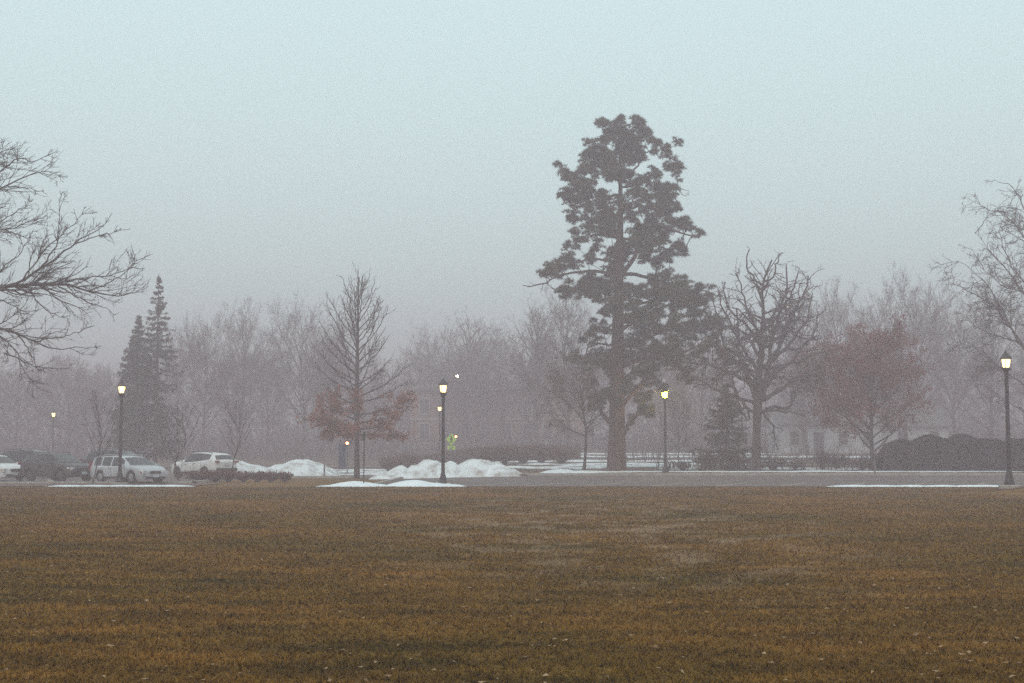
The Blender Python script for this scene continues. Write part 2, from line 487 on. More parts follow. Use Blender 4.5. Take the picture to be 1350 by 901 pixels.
# small drifts on the lawn's edge around the lamp and the slender post
snow('snow_drift', [lobe(470, 65.9, 38, .8, .22), lobe(445, 65.6, 30, .4, .07), lobe(490, 66, 26, .6, .14)], M['snow'], 'low white snow drift around the slender post at the lawn edge', res=.06, rough=.02, group='snow drifts along the lawn edge')
snow('snow_drift', [lobe(545, 66.2, 38, .9, .27), lobe(575, 66.0, 32, .7, .17), lobe(596, 65.8, 20, .5, .09)], M['snow'], 'clean white snow drift heaped behind the foot of the central lamp post', res=.06, rough=.02, seed=8, group='snow drifts along the lawn edge')
snow('snow_strip', [lobe(px, 65.6, 30, .35, .07) for px in (90, 125, 160, 195, 228)] , M['snow'], 'thin line of snow in front of the silver estate car', res=.07, rough=.01, seed=4, edge=.5, group='snow strips along the lawn edge')
snow('snow_strip', [lobe(px, 65.3, 34, .32, .075) for px in (1125, 1160, 1200, 1240, 1280, 1300)], M['snow'], 'long thin line of snow between lawn and road below the dark hedge', res=.07, rough=.01, seed=5, edge=.5, group='snow strips along the lawn edge')
# ploughed heaps
snow('snow_pile', [lobe(527, 84.6, 22, 1.4, .72), lobe(512, 84.0, 24, 1.2, .34)], M['snow_dirty'], 'smallest snow heap, sloping down towards the brown-leaved oak', seed=11, rough=0.075, group='ploughed snow heaps')
snow('snow_pile', [lobe(566, 85.2, 32, 2.0, 1.05), lobe(590, 85, 26, 1.8, .93), lobe(548, 84.6, 18, 1.5, .78)], M['snow_dirty'], 'whitest snow heap behind the central lamp post', seed=12, rough=0.090, group='ploughed snow heaps')
snow('snow_pile', [lobe(628, 84.6, 36, 2.0, 1.05), lobe(652, 84.2, 34, 1.6, .72), lobe(672, 83.9, 20, 1.1, .36)], M['snow_dirty'], 'grubby snow heap tapering towards the pine', seed=13, rough=0.105, group='ploughed snow heaps')
snow('snow_pile', [lobe(398, 94, 46, 2.6, 1.12), lobe(420, 94, 28, 2.2, .75), lobe(372, 94, 30, 2.2, .82)], M['snow_dirty'], 'broad rounded snow heap standing alone beyond the low shrubs', seed=14, rough=0.060, group='ploughed snow heaps')
snow('snow_pile', [lobe(300, 92, 46, 2.4, 1.2), lobe(335, 92.5, 34, 2, .72), lobe(360, 93, 30, 1.8, .6)], M['snow_dirty'], 'snow heap rising behind the tail of the white SUV', seed=15, rough=0.060, group='ploughed snow heaps')
snow('snow_pile', [lobe(738, 86.6, 26, .9, .22), lobe(760, 86.2, 30, .6, .12)], M['snow'], 'small flat snow mound on the kerb next to the pine', seed=16, rough=.02, group='ploughed snow heaps')
# patches lying on the rising ground beyond
rs = np.random.default_rng(3)
lb1 = [lobe(px, 88.3 + rs.normal() * .25, 40, .5, .05) for px in range(770, 1345, 34)]
snow('snow_cover', lb1, M['snow'], 'patchy snow along the verge behind the kerb', res=.14, rough=.005, seed=20, edge=.9, kind='stuff')
lb2 = [lobe(px + rs.normal() * 10, Yd + rs.normal() * .6, 26 + 30 * rs.random(), .7 + rs.random(), .10) for Yd, a, b in ((94, 890, 1190), (97, 640, 760), (105, 700, 1000), (113, 700, 1010), (100, 780, 900), (128, 640, 1180), (140, 740, 1020)) for px in range(a, b, 42) if rs.random() < .8]
snow('snow_cover', lb2, M['snow_dirty'], 'streaks of old snow on the rising ground behind the pine', res=.2, rough=.01, seed=21, edge=.8, kind='stuff')
lb3 = [lobe(px + rs.normal() * 10, Yd + rs.normal() * .8, 20 + 25 * rs.random(), .5 + rs.random(), .08) for Yd, a, b in ((101, 440, 560), (106, 420, 620), (112, 430, 700)) for px in range(a, b, 36)]
snow('snow_cover', lb3, M['snow_dirty'], 'snow streaks across the far end of the parking lot', res=.2, rough=.01, seed=22, edge=.8, kind='stuff')

# ---------------------------------------------------------------- wood
def tubes(arrs):
    """arrs: list of (P (N,K,3), R (N,K), sides) -> verts, faces"""
    Vs, Fs, base = [], [], 0
    for P, R, S in arrs:
        N, K, _ = P.shape
        if N == 0: continue
        T = np.gradient(P, axis=1); T /= np.linalg.norm(T, axis=2, keepdims=True) + 1e-9
        D = P[:, -1] - P[:, 0]
        ref = np.where((np.abs(D[:, 2]) > .8 * np.linalg.norm(D, axis=1))[:, None], [1., 0, 0], [0, 0, 1.])
        A = np.cross(T, ref[:, None, :]); A /= np.linalg.norm(A, axis=2, keepdims=True) + 1e-9
        B = np.cross(T, A)
        th = np.arange(S) * 2 * np.pi / S
        ring = P[:, :, None] + R[:, :, None, None] * (A[:, :, None] * np.cos(th)[None, None, :, None] + B[:, :, None] * np.sin(th)[None, None, :, None])
        Vs.append(ring.reshape(-1, 3))
        ii = (np.arange(N * K * S) + base).reshape(N, K, S); jj = np.roll(ii, -1, axis=2)
        Fs.append(np.stack([ii[:, :-1], jj[:, :-1], jj[:, 1:], ii[:, 1:]], -1).reshape(-1, 4))
        base += N * K * S
    return np.concatenate(Vs), np.concatenate(Fs)
def resample(P, K):
    P = np.asarray(P, float)
    if len(P) > 2:   # Catmull-Rom
        Q = np.vstack([2 * P[0] - P[1], P, 2 * P[-1] - P[-2]]); out = []
        for i in range(1, len(Q) - 2):
            for t in np.linspace(0, 1, 8, endpoint=False):
                out.append(.5 * ((2 * Q[i]) + (-Q[i - 1] + Q[i + 1]) * t + (2 * Q[i - 1] - 5 * Q[i] + 4 * Q[i + 1] - Q[i + 2]) * t * t + (-Q[i - 1] + 3 * Q[i] - 3 * Q[i + 1] + Q[i + 2]) * t ** 3))
        out.append(P[-1]); P = np.array(out)
    s = np.concatenate([[0], np.cumsum(np.linalg.norm(np.diff(P, axis=0), axis=1))])
    t = np.linspace(0, s[-1], K)
    return np.stack([np.interp(t, s, P[:, k]) for k in range(3)], -1)
def spawn(P, R, per_m, Lmul, ang, up, wig, K, rng, tmin=.2, rmul=.6, rmin=.006, Labs=None, maxn=20000, tmax=1.0, taper=.35, flat=None):
    N, KP, _ = P.shape
    seg = np.linalg.norm(np.diff(P, axis=1), axis=2); LP = seg.sum(1)
    cnt = rng.poisson(LP * per_m)
    cnt = np.maximum(cnt, 1)
    ix = np.repeat(np.arange(N), cnt)
    if len(ix) > maxn: ix = rng.choice(ix, maxn, replace=False)
    n = len(ix)
    t = tmin + (tmax - tmin) * rng.random(n)
    s = t * (KP - 1); i0 = np.minimum(s.astype(int), KP - 2); fr = (s - i0)[:, None]
    p = P[ix, i0] * (1 - fr) + P[ix, i0 + 1] * fr
    tan = P[ix, i0 + 1] - P[ix, i0]; tan /= np.linalg.norm(tan, axis=1, keepdims=True) + 1e-9
    rl = (R[ix, i0] * (1 - fr[:, 0]) + R[ix, i0 + 1] * fr[:, 0])
    q = rng.normal(size=(n, 3)); q -= tan * np.sum(q * tan, 1, keepdims=True); q /= np.linalg.norm(q, axis=1, keepdims=True) + 1e-9
    a = np.radians(ang * (.7 + .6 * rng.random(n)))[:, None]
    d = tan * np.cos(a) + q * np.sin(a)
    L = (LP[ix] * Lmul if Labs is None else Labs * np.ones(n)) * (.55 + .75 * rng.random(n)) * (1.15 - .55 * t)
    C = np.empty((n, K, 3)); C[:, 0] = p
    for k in range(1, K):
        d = d + rng.normal(size=(n, 3)) * wig; d[:, 2] += up
        d /= np.linalg.norm(d, axis=1, keepdims=True)
        C[:, k] = C[:, k - 1] + d * (L / (K - 1))[:, None]
    r0 = np.maximum(rl * rmul, rmin)
    RR = r0[:, None] * np.linspace(1, taper, K)[None]
    return C, np.maximum(RR, rmin * .55)
def limbs_from_trace(traces, Y0, rng, K=12, depth=.55, wob=.04):
    """traces: list of (pixel polyline, r0, r1[, depth])"""
    Ps, Rs = [], []
    for tr_ in traces:
        pts, r0, r1 = tr_[:3]
        reach = abs(pts[-1][0] - pts[0][0]) + .4 * abs(pts[-1][1] - pts[0][1])
        D = (tr_[3] if len(tr_) > 3 else rng.uniform(-1, 1) * depth) * reach * Y0 / F
        ln = np.concatenate([[0], np.cumsum([math.dist(a, b) for a, b in zip(pts[:-1], pts[1:])])]); ln = ln / ln[-1]
        q = [at(p[0], p[1], Y0 + D * t ** .8) for p, t in zip(pts, ln)]
        q = resample(q, K); j = rng.normal(size=q.shape) * wob; j[0] = 0; q = q + j
        Ps.append(q); Rs.append(r0 + (r1 - r0) * np.linspace(0, 1, K) ** .8)
    return np.array(Ps), np.array(Rs)
def trc(x0, y0, s, pts): return [(x0 + a / s, y0 + b / s) for a, b in pts]
def tree(name, base, trunk_arrs, crown_arrs, label, cat='tree', group=None, bark='bark', twig='twig', leaves=None, leafmat=None, loc_rel=True):
    root = empty(name, base, 0, label, cat, group)
    off = np.array(base)
    v, f = tubes([(P - off, R, S) for P, R, S in trunk_arrs])
    mesh_np('trunk', v, [f], M[bark], root, smooth=True)
    v, f = tubes([(P - off, R, S) for P, R, S in crown_arrs])
    cr = mesh_np('crown', v, [f], M[twig], root)
    if leaves is not None:
        lv, lf = leaves
        mesh_np('foliage', lv - off, [lf], M[leafmat], cr)
    return root
def trunk_poly(pts_px, Y0, radii, K=14):
    q = resample([at(a, b, Y0) for a, b in pts_px], K)
    r = np.interp(np.linspace(0, 1, K), np.linspace(0, 1, len(radii)), radii)
    return q[None], r[None]

# ---------- tall pine
rng = np.random.default_rng(42)
YP = 89.0
c5 = lambda p: trc(680, 140, 3.464, p)
c6 = lambda p: trc(680, 380, 3.336, p)
bx, by, bz = gp(813, YP)
TP, TR = trunk_poly([(813, 624), (813, 600), (813.5, 540), (814, 470), (815.5, 380), (817.5, 300), (818, 240), (817, 175)], YP, [.66, .52, .48, .42, .36, .3, .24, .17, .1, .05], 20)
TP[0, 0, 2] = bz - .1
pl = [(c5([(470, 780), (400, 760), (300, 755), (200, 775), (100, 820), (30, 820)]), .13, .03, .1),
      (c5([(480, 775), (540, 690), (570, 610), (620, 560), (700, 560), (780, 590), (840, 600)]), .17, .04, -.2),
      (c5([(490, 770), (560, 770), (640, 790), (760, 840), (880, 850)]), .14, .04),
      (c5([(480, 515), (430, 480), (390, 450)]), .11, .04), (c5([(475, 410), (400, 415), (330, 440), (260, 480)]), .09, .03),
      (c5([(490, 480), (550, 460), (640, 470), (740, 470)]), .09, .03), (c5([(480, 610), (540, 600), (620, 580), (690, 500)]), .1, .03),
      (c5([(465, 600), (380, 590), (300, 600), (260, 640)]), .09, .03), (c5([(460, 720), (420, 705), (340, 700), (250, 720), (180, 750)]), .1, .03),
      (c5([(485, 370), (600, 350), (700, 370), (790, 385)]), .08, .015), (c5([(482, 340), (560, 270), (590, 220), (690, 190)]), .08, .03),
      (c5([(480, 330), (400, 280), (300, 300), (220, 300)]), .07, .02), (c5([(480, 250), (400, 190), (330, 220)]), .06, .02),
      (c5([(480, 230), (550, 170), (610, 150)]), .06, .02), (c5([(478, 200), (440, 120), (395, 75)]), .05, .02), (c5([(480, 180), (520, 120), (560, 85)]), .05, .02),
      (c5([(740, 380), (770, 410), (800, 385)]), .03, .01), (c5([(700, 270), (735, 240), (742, 228)]), .03, .01),
      (c6([(425, 600), (385, 560), (360, 500), (345, 450)]), .2, .06), (c6([(470, 650), (490, 610), (540, 560), (600, 545)]), .17, .05),
      (c6([(470, 520), (520, 460), (570, 400), (640, 330), (740, 360), (770, 400)]), .15, .04), (c6([(462, 350), (560, 310), (700, 320), (850, 340), (935, 370)]), .13, .03, -.25),
      (c6([(440, 245), (360, 243), (320, 260), (300, 320)]), .09, .03, .05), (c6([(445, 110), (415, 165), (370, 190)]), .08, .03, .1),
      (c6([(470, 180), (600, 110), (720, 60), (840, 60)]), .14, .04), (c6([(470, 260), (620, 180), (760, 160), (880, 170)]), .13, .04, .3),
      (c6([(480, 400), (600, 300), (720, 290), (860, 230), (920, 290)]), .13, .04, -.4), (c6([(470, 450), (420, 400), (380, 340)]), .1, .03)]
LP, LR = limbs_from_trace(pl, YP, rng, 14, .5, .05)
# extra limbs reaching towards and away from the viewer
ex = []
for k in range(24):
    tt = rng.uniform(.3, .95); s = tt * 19; i0 = int(s); p = TP[0, i0]
    a = rng.choice([-1, 1]) * math.pi / 2 + rng.normal() * .45; L = (1.15 - tt) * 6.0 + 1
    q = [p, p + np.array([math.cos(a) * L * .5, math.sin(a) * L * .5, .3]), p + np.array([math.cos(a) * L, math.sin(a) * L, .2 + rng.random() * .8])]
    ex.append(resample(q, 14))
EX = np.array(ex); ER = np.tile(np.linspace(.09, .03, 14), (len(ex), 1))
cl5 = [(395,75,28),(470,75,35),(440,120,50),(410,150,30),(550,90,35),(585,112,32),(500,140,50),(560,160,42),(610,155,26),(640,195,40),(690,190,26),(690,225,28),(480,190,65),(400,190,45),(345,225,42),(315,225,26),(550,215,45),(500,250,65),(410,255,60),(350,280,50),(295,300,45),(240,305,28),(250,335,38),(280,360,52),(230,385,28),(213,412,16),(260,425,45),(325,350,52),(300,430,50),(250,480,42),(262,530,34),(330,400,40),(440,325,45),(520,325,50),(565,340,34),(612,330,30),(640,310,34),(705,275,34),(742,292,30),(735,330,26),(722,250,20),(650,375,50),(600,405,45),(680,405,46),(720,380,36),(545,400,36),(700,440,46),(740,470,26),(650,440,36),(390,440,30),(340,490,42),(350,525,50),(420,515,52),(390,560,52),(440,570,44),(325,560,36),(280,600,40),(265,640,26),(385,620,42),(360,650,30),(345,690,22),(600,535,50),(565,570,42),(645,565,40),(530,520,24),(620,615,44),(660,625,46),(610,660,44),(590,705,40),(650,700,56),(700,680,46),(740,650,38),(770,665,20),(690,500,28),(730,525,36),(780,530,28),(800,562,26),(830,592,22),(755,545,34),(250,690,38),(212,695,24),(238,645,20),(170,750,36),(130,772,24),(200,740,28),(290,725,26),(230,838,42),(280,825,46),(340,835,54),(210,870,18),(330,785,30),(405,800,34),(440,835,46),(520,825,46),(480,880,56),(560,855,42),(385,872,46),(625,790,34),(680,795,50),(730,825,54),(790,860,46),(840,882,36),(880,852,26),(838,830,20),(660,855,46),(740,885,46)]
cl6 = [(210,15,24),(230,25,32),(330,20,42),(400,20,44),(500,30,54),(560,30,44),(600,100,42),(545,125,44),(590,165,44),(560,205,52),(505,235,60),(560,275,52),(640,285,44),(680,235,36),(735,205,50),(700,90,50),(760,60,54),(800,110,54),(832,60,36),(850,150,42),(790,175,42),(892,160,34),(870,230,42),(820,275,34),(905,290,34),(925,330,24),(620,350,52),(680,345,42),(735,375,32),(760,400,24),(560,365,52),(600,425,50),(520,440,44),(560,480,42),(490,420,44),(560,535,28),(598,560,22),(435,400,42),(400,350,42),(412,450,34),(380,480,30),(350,188,30),(328,203,20),(380,180,24),(272,312,36),(305,330,32),(240,308,20),(400,98,22),(445,500,30),(350,470,24),(430,300,34),(520,150,40),(450,60,40)]
cl = [(680 + a / 3.464, 140 + b / 3.464, r / 3.464) for a, b, r in cl5] + [(680 + a / 3.336, 380 + b / 3.336, r / 3.336) for a, b, r in cl6]
allP = np.concatenate([TP[0][8:], LP.reshape(-1, 3), EX.reshape(-1, 3)])
allI = np.concatenate([np.full(12, .08), LR.reshape(-1), ER.reshape(-1)])
centers, rads, conn = [], [], []
def halfdepth(px, z):
    fr = np.clip((z - bz) / 22.5, 0, 1)
    R = np.interp(fr, [0, .15, .3, .5, .6, .8, .93, 1], [2.0, 3.4, 4.8, 4.6, 3.6, 3.3, 2.2, .8])
    dx = (px - 815) / F * YP
    return math.sqrt(max(R * R - dx * dx * .8, .3))
for (px, py, r) in cl:
    z = at(px, py, YP)[2]
    for rep in range(2 if rng.random() < .75 else 1):
        dy = rng.uniform(-1, 1) * halfdepth(px, z) * .85
        centers.append(at(px + rng.normal() * 1.5, py + rng.normal() * 1.5, YP + dy)); rads.append(r * YP / F * (1 if rep == 0 else .8))
for jq, q in enumerate(LP[:28]):
    if jq in (9, 16, 17): continue
    for k_ in range(5, 11 if jq == 0 else 14):
        if rng.random() < .45:
            centers.append(q[k_] + rng.normal(size=3) * np.array([.35, .9, .28]) + [0, 0, .15]); rads.append(rng.uniform(.25, .5))
for p in EX[:, -1]: centers.append(p); rads.append(.7 + .4 * rng.random())
for p in EX[:, -5]:
    centers.append(p + [0, 0, .3]); rads.append(.7)
tuft = []; tdir = []
for c, r in zip(centers, rads):
    d = np.linalg.norm(allP - c, axis=1) + np.maximum(0, allP[:, 2] - c[2]) * .8
    j = int(np.argmin(d)); p0 = allP[j]
    mid = (p0 + c) / 2 + rng.normal(size=3) * .12; mid[2] -= .1
    conn.append(resample([p0, mid, c], 6))
    r = r * 1.05; ns = max(3, int(13 * (r / .8) ** 2) + 2)
    for _ in range(ns):
        q = rng.normal(size=3); q /= np.linalg.norm(q)
        sc = c + q * r * np.array([1, 1, .88]) * rng.random() ** .55 * (1.0 if rng.random() < .75 else 1.3)
        sr = rng.uniform(.13, .36)
        m = int(24 * (sr / .24) ** 2)
        w = rng.normal(size=(m, 3)); w /= np.linalg.norm(w, axis=1, keepdims=True); w[:, 2] = np.abs(w[:, 2]) * .9 - .25
        tuft.append(sc + w * sr * .55); tdir.append(w)
        conn.append(resample([c, (c + sc) / 2 + rng.normal(size=3) * .04, sc], 6)) if rng.random() < .5 else None
tuft = np.concatenate(tuft); tdir = np.concatenate(tdir)
def needles(P, D, n, length, width, spread, rng):
    N = len(P); P = np.repeat(P, n, 0); D = np.repeat(D, n, 0)
    d = D + rng.normal(size=D.shape) * spread; d /= np.linalg.norm(d, axis=1, keepdims=True)
    s = np.cross(d, rng.normal(size=d.shape)); s /= np.linalg.norm(s, axis=1, keepdims=True)
    L = length * (.7 + .6 * rng.random((len(P), 1)))
    v = np.stack([P - s * width, P + s * width, P + d * L], 1)
    return v.reshape(-1, 3), np.arange(len(P) * 3).reshape(-1, 3)
nv, nf = needles(tuft, tdir, 5, .21, .015, .6, rng)
CN = np.array(conn); CR = np.tile(np.linspace(.03, .012, 6), (len(CN), 1))
bare, bareR = spawn(LP[[0, 9, 16, 17, 24]], LR[[0, 9, 16, 17, 24]], 1.6, .12, 50, .03, .18, 5, rng, tmin=.55, rmin=.012)
base = (bx, by, bz)
tree('pine_tree', base, [(TP, TR, 12), (LP, LR, 7), (EX, ER, 6)], [(CN, CR, 4), (bare, bareR, 4)], 'tallest tree, a tall pine with ragged tufted crown and bare lower trunk', bark='pine_bark', twig='bark', leaves=(nv, nf), leafmat='needle')

# ---------- big bare oak on the kerb
def crown_levels(P, R, rng, d1=2.2, d2=3.0, d3=5, l1=.34, l2=.42, l3=.5, up=.03, wig=.16, ang=48, rmin=.007, cap=(3000, 9000, 26000), tmin=.22):
    A, AR = spawn(P, R, d1, l1, ang, up, wig, 7, rng, tmin=tmin, rmul=.5, rmin=rmin * 1.6, maxn=cap[0])
    B, BR = spawn(A, AR, d2, l2, ang, up, wig, 5, rng, tmin=.15, rmul=.6, rmin=rmin * 1.2, maxn=cap[1])
    C, CR_ = spawn(B, BR, d3, l3, ang, up, wig, 4, rng, tmin=.1, rmul=.7, rmin=rmin, maxn=cap[2])
    return (A, AR), (B, BR), (C, CR_)
rng = np.random.default_rng(7)
YO = 88.5
c7 = lambda p: trc(900, 320, 2.729, p)
ol = [(c7([(270,600),(275,520),(280,400),(290,250),(290,170),(300,110),(322,62)]), .24, .03, .05),
 (c7([(285,560),(310,430),(350,370),(380,280),(430,200),(450,120)]), .17, .03), (c7([(290,520),(330,330),(350,230),(375,170),(370,90)]), .13, .03),
 (c7([(262,560),(230,500),(150,460),(80,440),(0,432)]), .16, .03), (c7([(265,540),(205,400),(195,300),(190,230)]), .12, .03),
 (c7([(205,410),(150,370),(130,270),(110,210)]), .09, .02), (c7([(280,400),(270,330),(240,270),(215,180),(190,110)]), .1, .02),
 (c7([(290,210),(250,120),(230,90),(240,30)]), .08, .02), (c7([(300,450),(380,440),(450,410),(530,390)]), .12, .02),
 (c7([(290,540),(330,490),(410,495)]), .09, .03), (c7([(255,610),(210,570),(180,500),(185,460)]), .1, .03),
 (c7([(240,600),(180,600),(110,640),(80,660)]), .09, .02), (c7([(280,605),(380,605),(450,630)]), .1, .02),
 (c7([(300,600),(390,580),(400,530),(500,520)]), .1, .02), (c7([(310,420),(360,390),(420,380),(480,330)]), .1, .02),
 (c7([(280,610),(320,650),(330,700),(345,750)]), .06, .02), (c7([(285,480),(240,430),(170,390),(100,370)]), .1, .02),
 (c7([(290,300),(340,250),(400,210),(470,200)]), .08, .02), (c7([(285,350),(220,290),(160,230),(150,150)]), .08, .02),
 (c7([(290,170),(330,110),(345,50),(355,40)]), .06, .02), (c7([(240,600),(230,640),(190,560),(180,500)]), .07, .02),
 (c7([(280,560),(340,540),(440,470),(520,450)]), .1, .02), (c7([(270,470),(200,460),(100,500),(40,520)]), .09, .02)]
ol += [(c7(p_), .11, .02) for p_ in ([(270,520),(180,420),(120,330),(100,250)], [(275,470),(190,330),(150,240),(130,170)], [(290,500),(390,430),(470,330),(490,250)],
       [(290,450),(400,350),(450,260),(470,180)], [(270,580),(150,540),(60,500),(10,500)], [(285,570),(400,500),(490,470),(560,430)], [(280,330),(340,270),(400,160),(415,100)])]
ol += [(c7([(270, y), (270 + s * 40, y - 60), (270 + s * 90, y - 90)]), .11, .02, d) for y, s, d in ((540, .9, 3.2), (500, -1.1, -3.2), (430, .9, -3.2), (400, -.9, 3.2))]
OP, OR = limbs_from_trace(ol, YO, rng, 14, .6, .06)
OR = OR * 1.12 + .012
tp, trr = trunk_poly([(997, 626), (997, 600), (998, 560), (999, 530), (1000, 500)], YO, [.36, .27, .25, .3, .2], 12)
b0 = gp(997, YO); tp[0, 0, 2] = b0[2] - .1
A1, AR1 = spawn(OP, OR, 2.5, .26, 58, .0, .22, 8, rng, tmin=.4, rmul=.58, rmin=.022, maxn=700, taper=.4)
B1, BR1 = spawn(A1, AR1, 2.4, .42, 50, .02, .24, 5, rng, tmin=.2, rmul=.62, rmin=.016, maxn=2600)
C1, CR1 = spawn(B1, BR1, 3.4, .5, 50, .02, .2, 4, rng, tmin=.15, rmul=.7, rmin=.009, maxn=10000)
L1, L2, L3 = (A1, AR1), (B1, BR1), (C1, CR1)
tree('bare_tree', b0, [(tp, trr, 12), (OP, OR, 7)], [(*L1, 4), (*L2, 3), (*L3, 3)], 'gnarled leafless oak with spreading crooked limbs beyond the kerb', group='bare trees')

# ---------- young oak that has kept its brown leaves low down
rng = np.random.default_rng(17)
YB = 86.5
b0 = gp(470.5, YB)
tp, trr = trunk_poly([(470.5, 632), (470.5, 560), (471, 480), (472, 420), (473, 366)], YB, [.2, .155, .15, .14, .11, .08, .05, .015], 16)
tp[0, 0, 2] = b0[2] - .05
limbs = []
def conelimbs(px0, ytop, ybot, n, prof, Y0, rng, rise, r0=.06):
    Ps, Rs = [], []
    for k in range(n):
        t = (k + rng.random()) / n
        y = ybot + (ytop - ybot) * t
        p = at(px0, y, Y0); a = k * 2.4 + rng.normal() * .3
        L = np.interp(t, *prof) * (.8 + .35 * rng.random())
        ris = np.interp(t, *rise)
        q = [p, p + np.array([math.cos(a) * L * .55, math.sin(a) * L * .55, L * ris * .42]), p + np.array([math.cos(a) * L, math.sin(a) * L, L * ris])]
        Ps.append(resample(q, 10) + rng.normal(size=(10, 3)) * .02); Ps[-1][0] = p
        Rs.append(np.linspace(r0 * (1.1 - .8 * t), .01, 10))
    return np.array(Ps), np.array(Rs)
BP, BR = conelimbs(471.3, 385, 577, 58, ([0, .12, .3, .6, .85, 1], [3.2, 3.5, 3.1, 2.1, 1.2, .5]), YB, rng, ([0, .15, .4, .7, 1], [-.02, .3, .8, 1.5, 2.2]), .05)
BR = BR * 1.15 + .006
A, AR = spawn(BP, BR, 2.6, .34, 38, .06, .1, 6, rng, tmin=.25, rmin=.015, maxn=900)
B, BRr = spawn(A, AR, 3.2, .45, 38, .05, .1, 4, rng, tmin=.15, rmin=.0085, maxn=3600)
low = B[(B[:, 0, 2] < at(474, 520, YB)[2])]
lp = low[:, 1:].reshape(-1, 3)
lowA = A[(A[:, 0, 2] < at(474, 525, YB)[2])][:, 2:].reshape(-1, 3)
lowB = BP[BP[:, 0, 2] < at(474, 535, YB)[2]][:, 1:].reshape(-1, 3)
lowB = np.repeat(lowB, 7, 0); lowB = lowB + rng.normal(size=lowB.shape) * np.array([.25, .25, .14])
lp = np.concatenate([lp, lowA, lowB]); keep = vnoise(lp[:, 0] * 1.6, lp[:, 1] * 1.6 + lp[:, 2] * 2, 4) > -.15; lp = lp[keep]
lp = np.repeat(lp, 5, 0); lp = lp + rng.normal(size=lp.shape) * .11; lp[:, 2] -= .05
if len(lp) > 24000: lp = lp[rng.choice(len(lp), 24000, replace=False)]
tree('oak_tree', b0, [(tp, trr, 10), (BP, BR, 5)], [(A, AR, 4), (B, BRr, 3)], 'young conical oak keeping a skirt of russet dead leaves on its lower boughs', leaves=leaf_cards(lp, .09, rng), leafmat='leaf_brown')

# ---------- tree whose boughs reach in from beyond the frame
rng = np.random.default_rng(23)
YL = 55.0
c1 = lambda p: trc(0, 180, 1.958, p)
ll = [(c1([(-190, 480), (-90, 405), (35, 385), (150, 385), (230, 398), (310, 412), (345, 400)]), .15, .012, .25),
 (c1([(-10, 390), (35, 385), (100, 345), (190, 280), (250, 245), (290, 200)]), .07, .01), (c1([(190, 280), (240, 260), (290, 250), (312, 240)]), .03, .008),
 (c1([(100, 345), (140, 290), (152, 220), (155, 160)]), .04, .008), (c1([(120, 385), (220, 365), (310, 350), (365, 312)]), .045, .008), (c1([(150, 388), (200, 415), (260, 440), (295, 462)]), .035, .008),
 (c1([(60, 370), (110, 300), (200, 215), (235, 185)]), .035, .008), (c1([(230, 398), (280, 380), (335, 340), (350, 300)]), .03, .008),
 (c1([(-200, 330), (-80, 180), (35, 120), (100, 95), (150, 95)]), .1, .01), (c1([(-80, 170), (35, 65), (90, 65), (135, 45)]), .05, .01), (c1([(20, 130), (80, 135), (120, 150)]), .03, .008),
 (c1([(-200, 380), (-60, 250), (35, 238), (80, 215), (115, 208)]), .07, .01), (c1([(10, 240), (70, 262), (100, 262)]), .03, .008), (c1([(-30, 245), (40, 195), (60, 185), (85, 160)]), .03, .008),
 (c1([(-200, 520), (-60, 490), (35, 505), (90, 530), (160, 550), (230, 545)]), .09, .01), (c1([(40, 508), (85, 570), (100, 622)]), .03, .008), (c1([(10, 560), (80, 590), (130, 600), (185, 600)]), .03, .008),
 (c1([(90, 420), (130, 455), (180, 470)]), .03, .008), (c1([(-60, 400), (20, 430), (60, 450), (95, 450)]), .04, .008), (c1([(-60, 480), (30, 540), (60, 600), (90, 640)]), .04, .008),
 (c1([(-60, 395), (20, 330), (60, 290), (90, 240)]), .04, .008), (c1([(90, 530), (140, 520), (200, 505), (235, 490)]), .03, .008)]
ll += [([(-80, y), (-60 + s * 40, y - 50), (-60 + s * 90, y - 70)], .1, .01, d) for y, s, d in ((380, .3, 2.6), (360, -1, -2), (330, -1.4, 1), (300, -.6, 2.5), (270, .5, -2.6), (240, -1, 1), (200, -.5, -2), (400, -1.2, 1.5))]
LLP, LLR = limbs_from_trace(ll, YL, rng, 14, .45, .03)
tp, trr = trunk_poly([(-75, 652), (-78, 560), (-85, 480), (-92, 380), (-98, 280), (-98, 150)], YL, [.55, .42, .38, .3, .22, .12, .05], 14)
b0 = gp(-75, YL); tp[0, 0, 2] = b0[2] - .1
L1, L2, L3 = crown_levels(LLP, LLR, rng, 3.2, 4.2, 6, .25, .48, .5, .04, .13, 38, .008, (2000, 9000, 26000))
tree('bare_tree', b0, [(tp, trr, 12), (LLP, LLR, 7)], [(*L1, 4), (*L2, 3), (*L3, 3)], 'leafless tree sending fine upswept boughs out above the spruces and parked cars', group='bare trees')

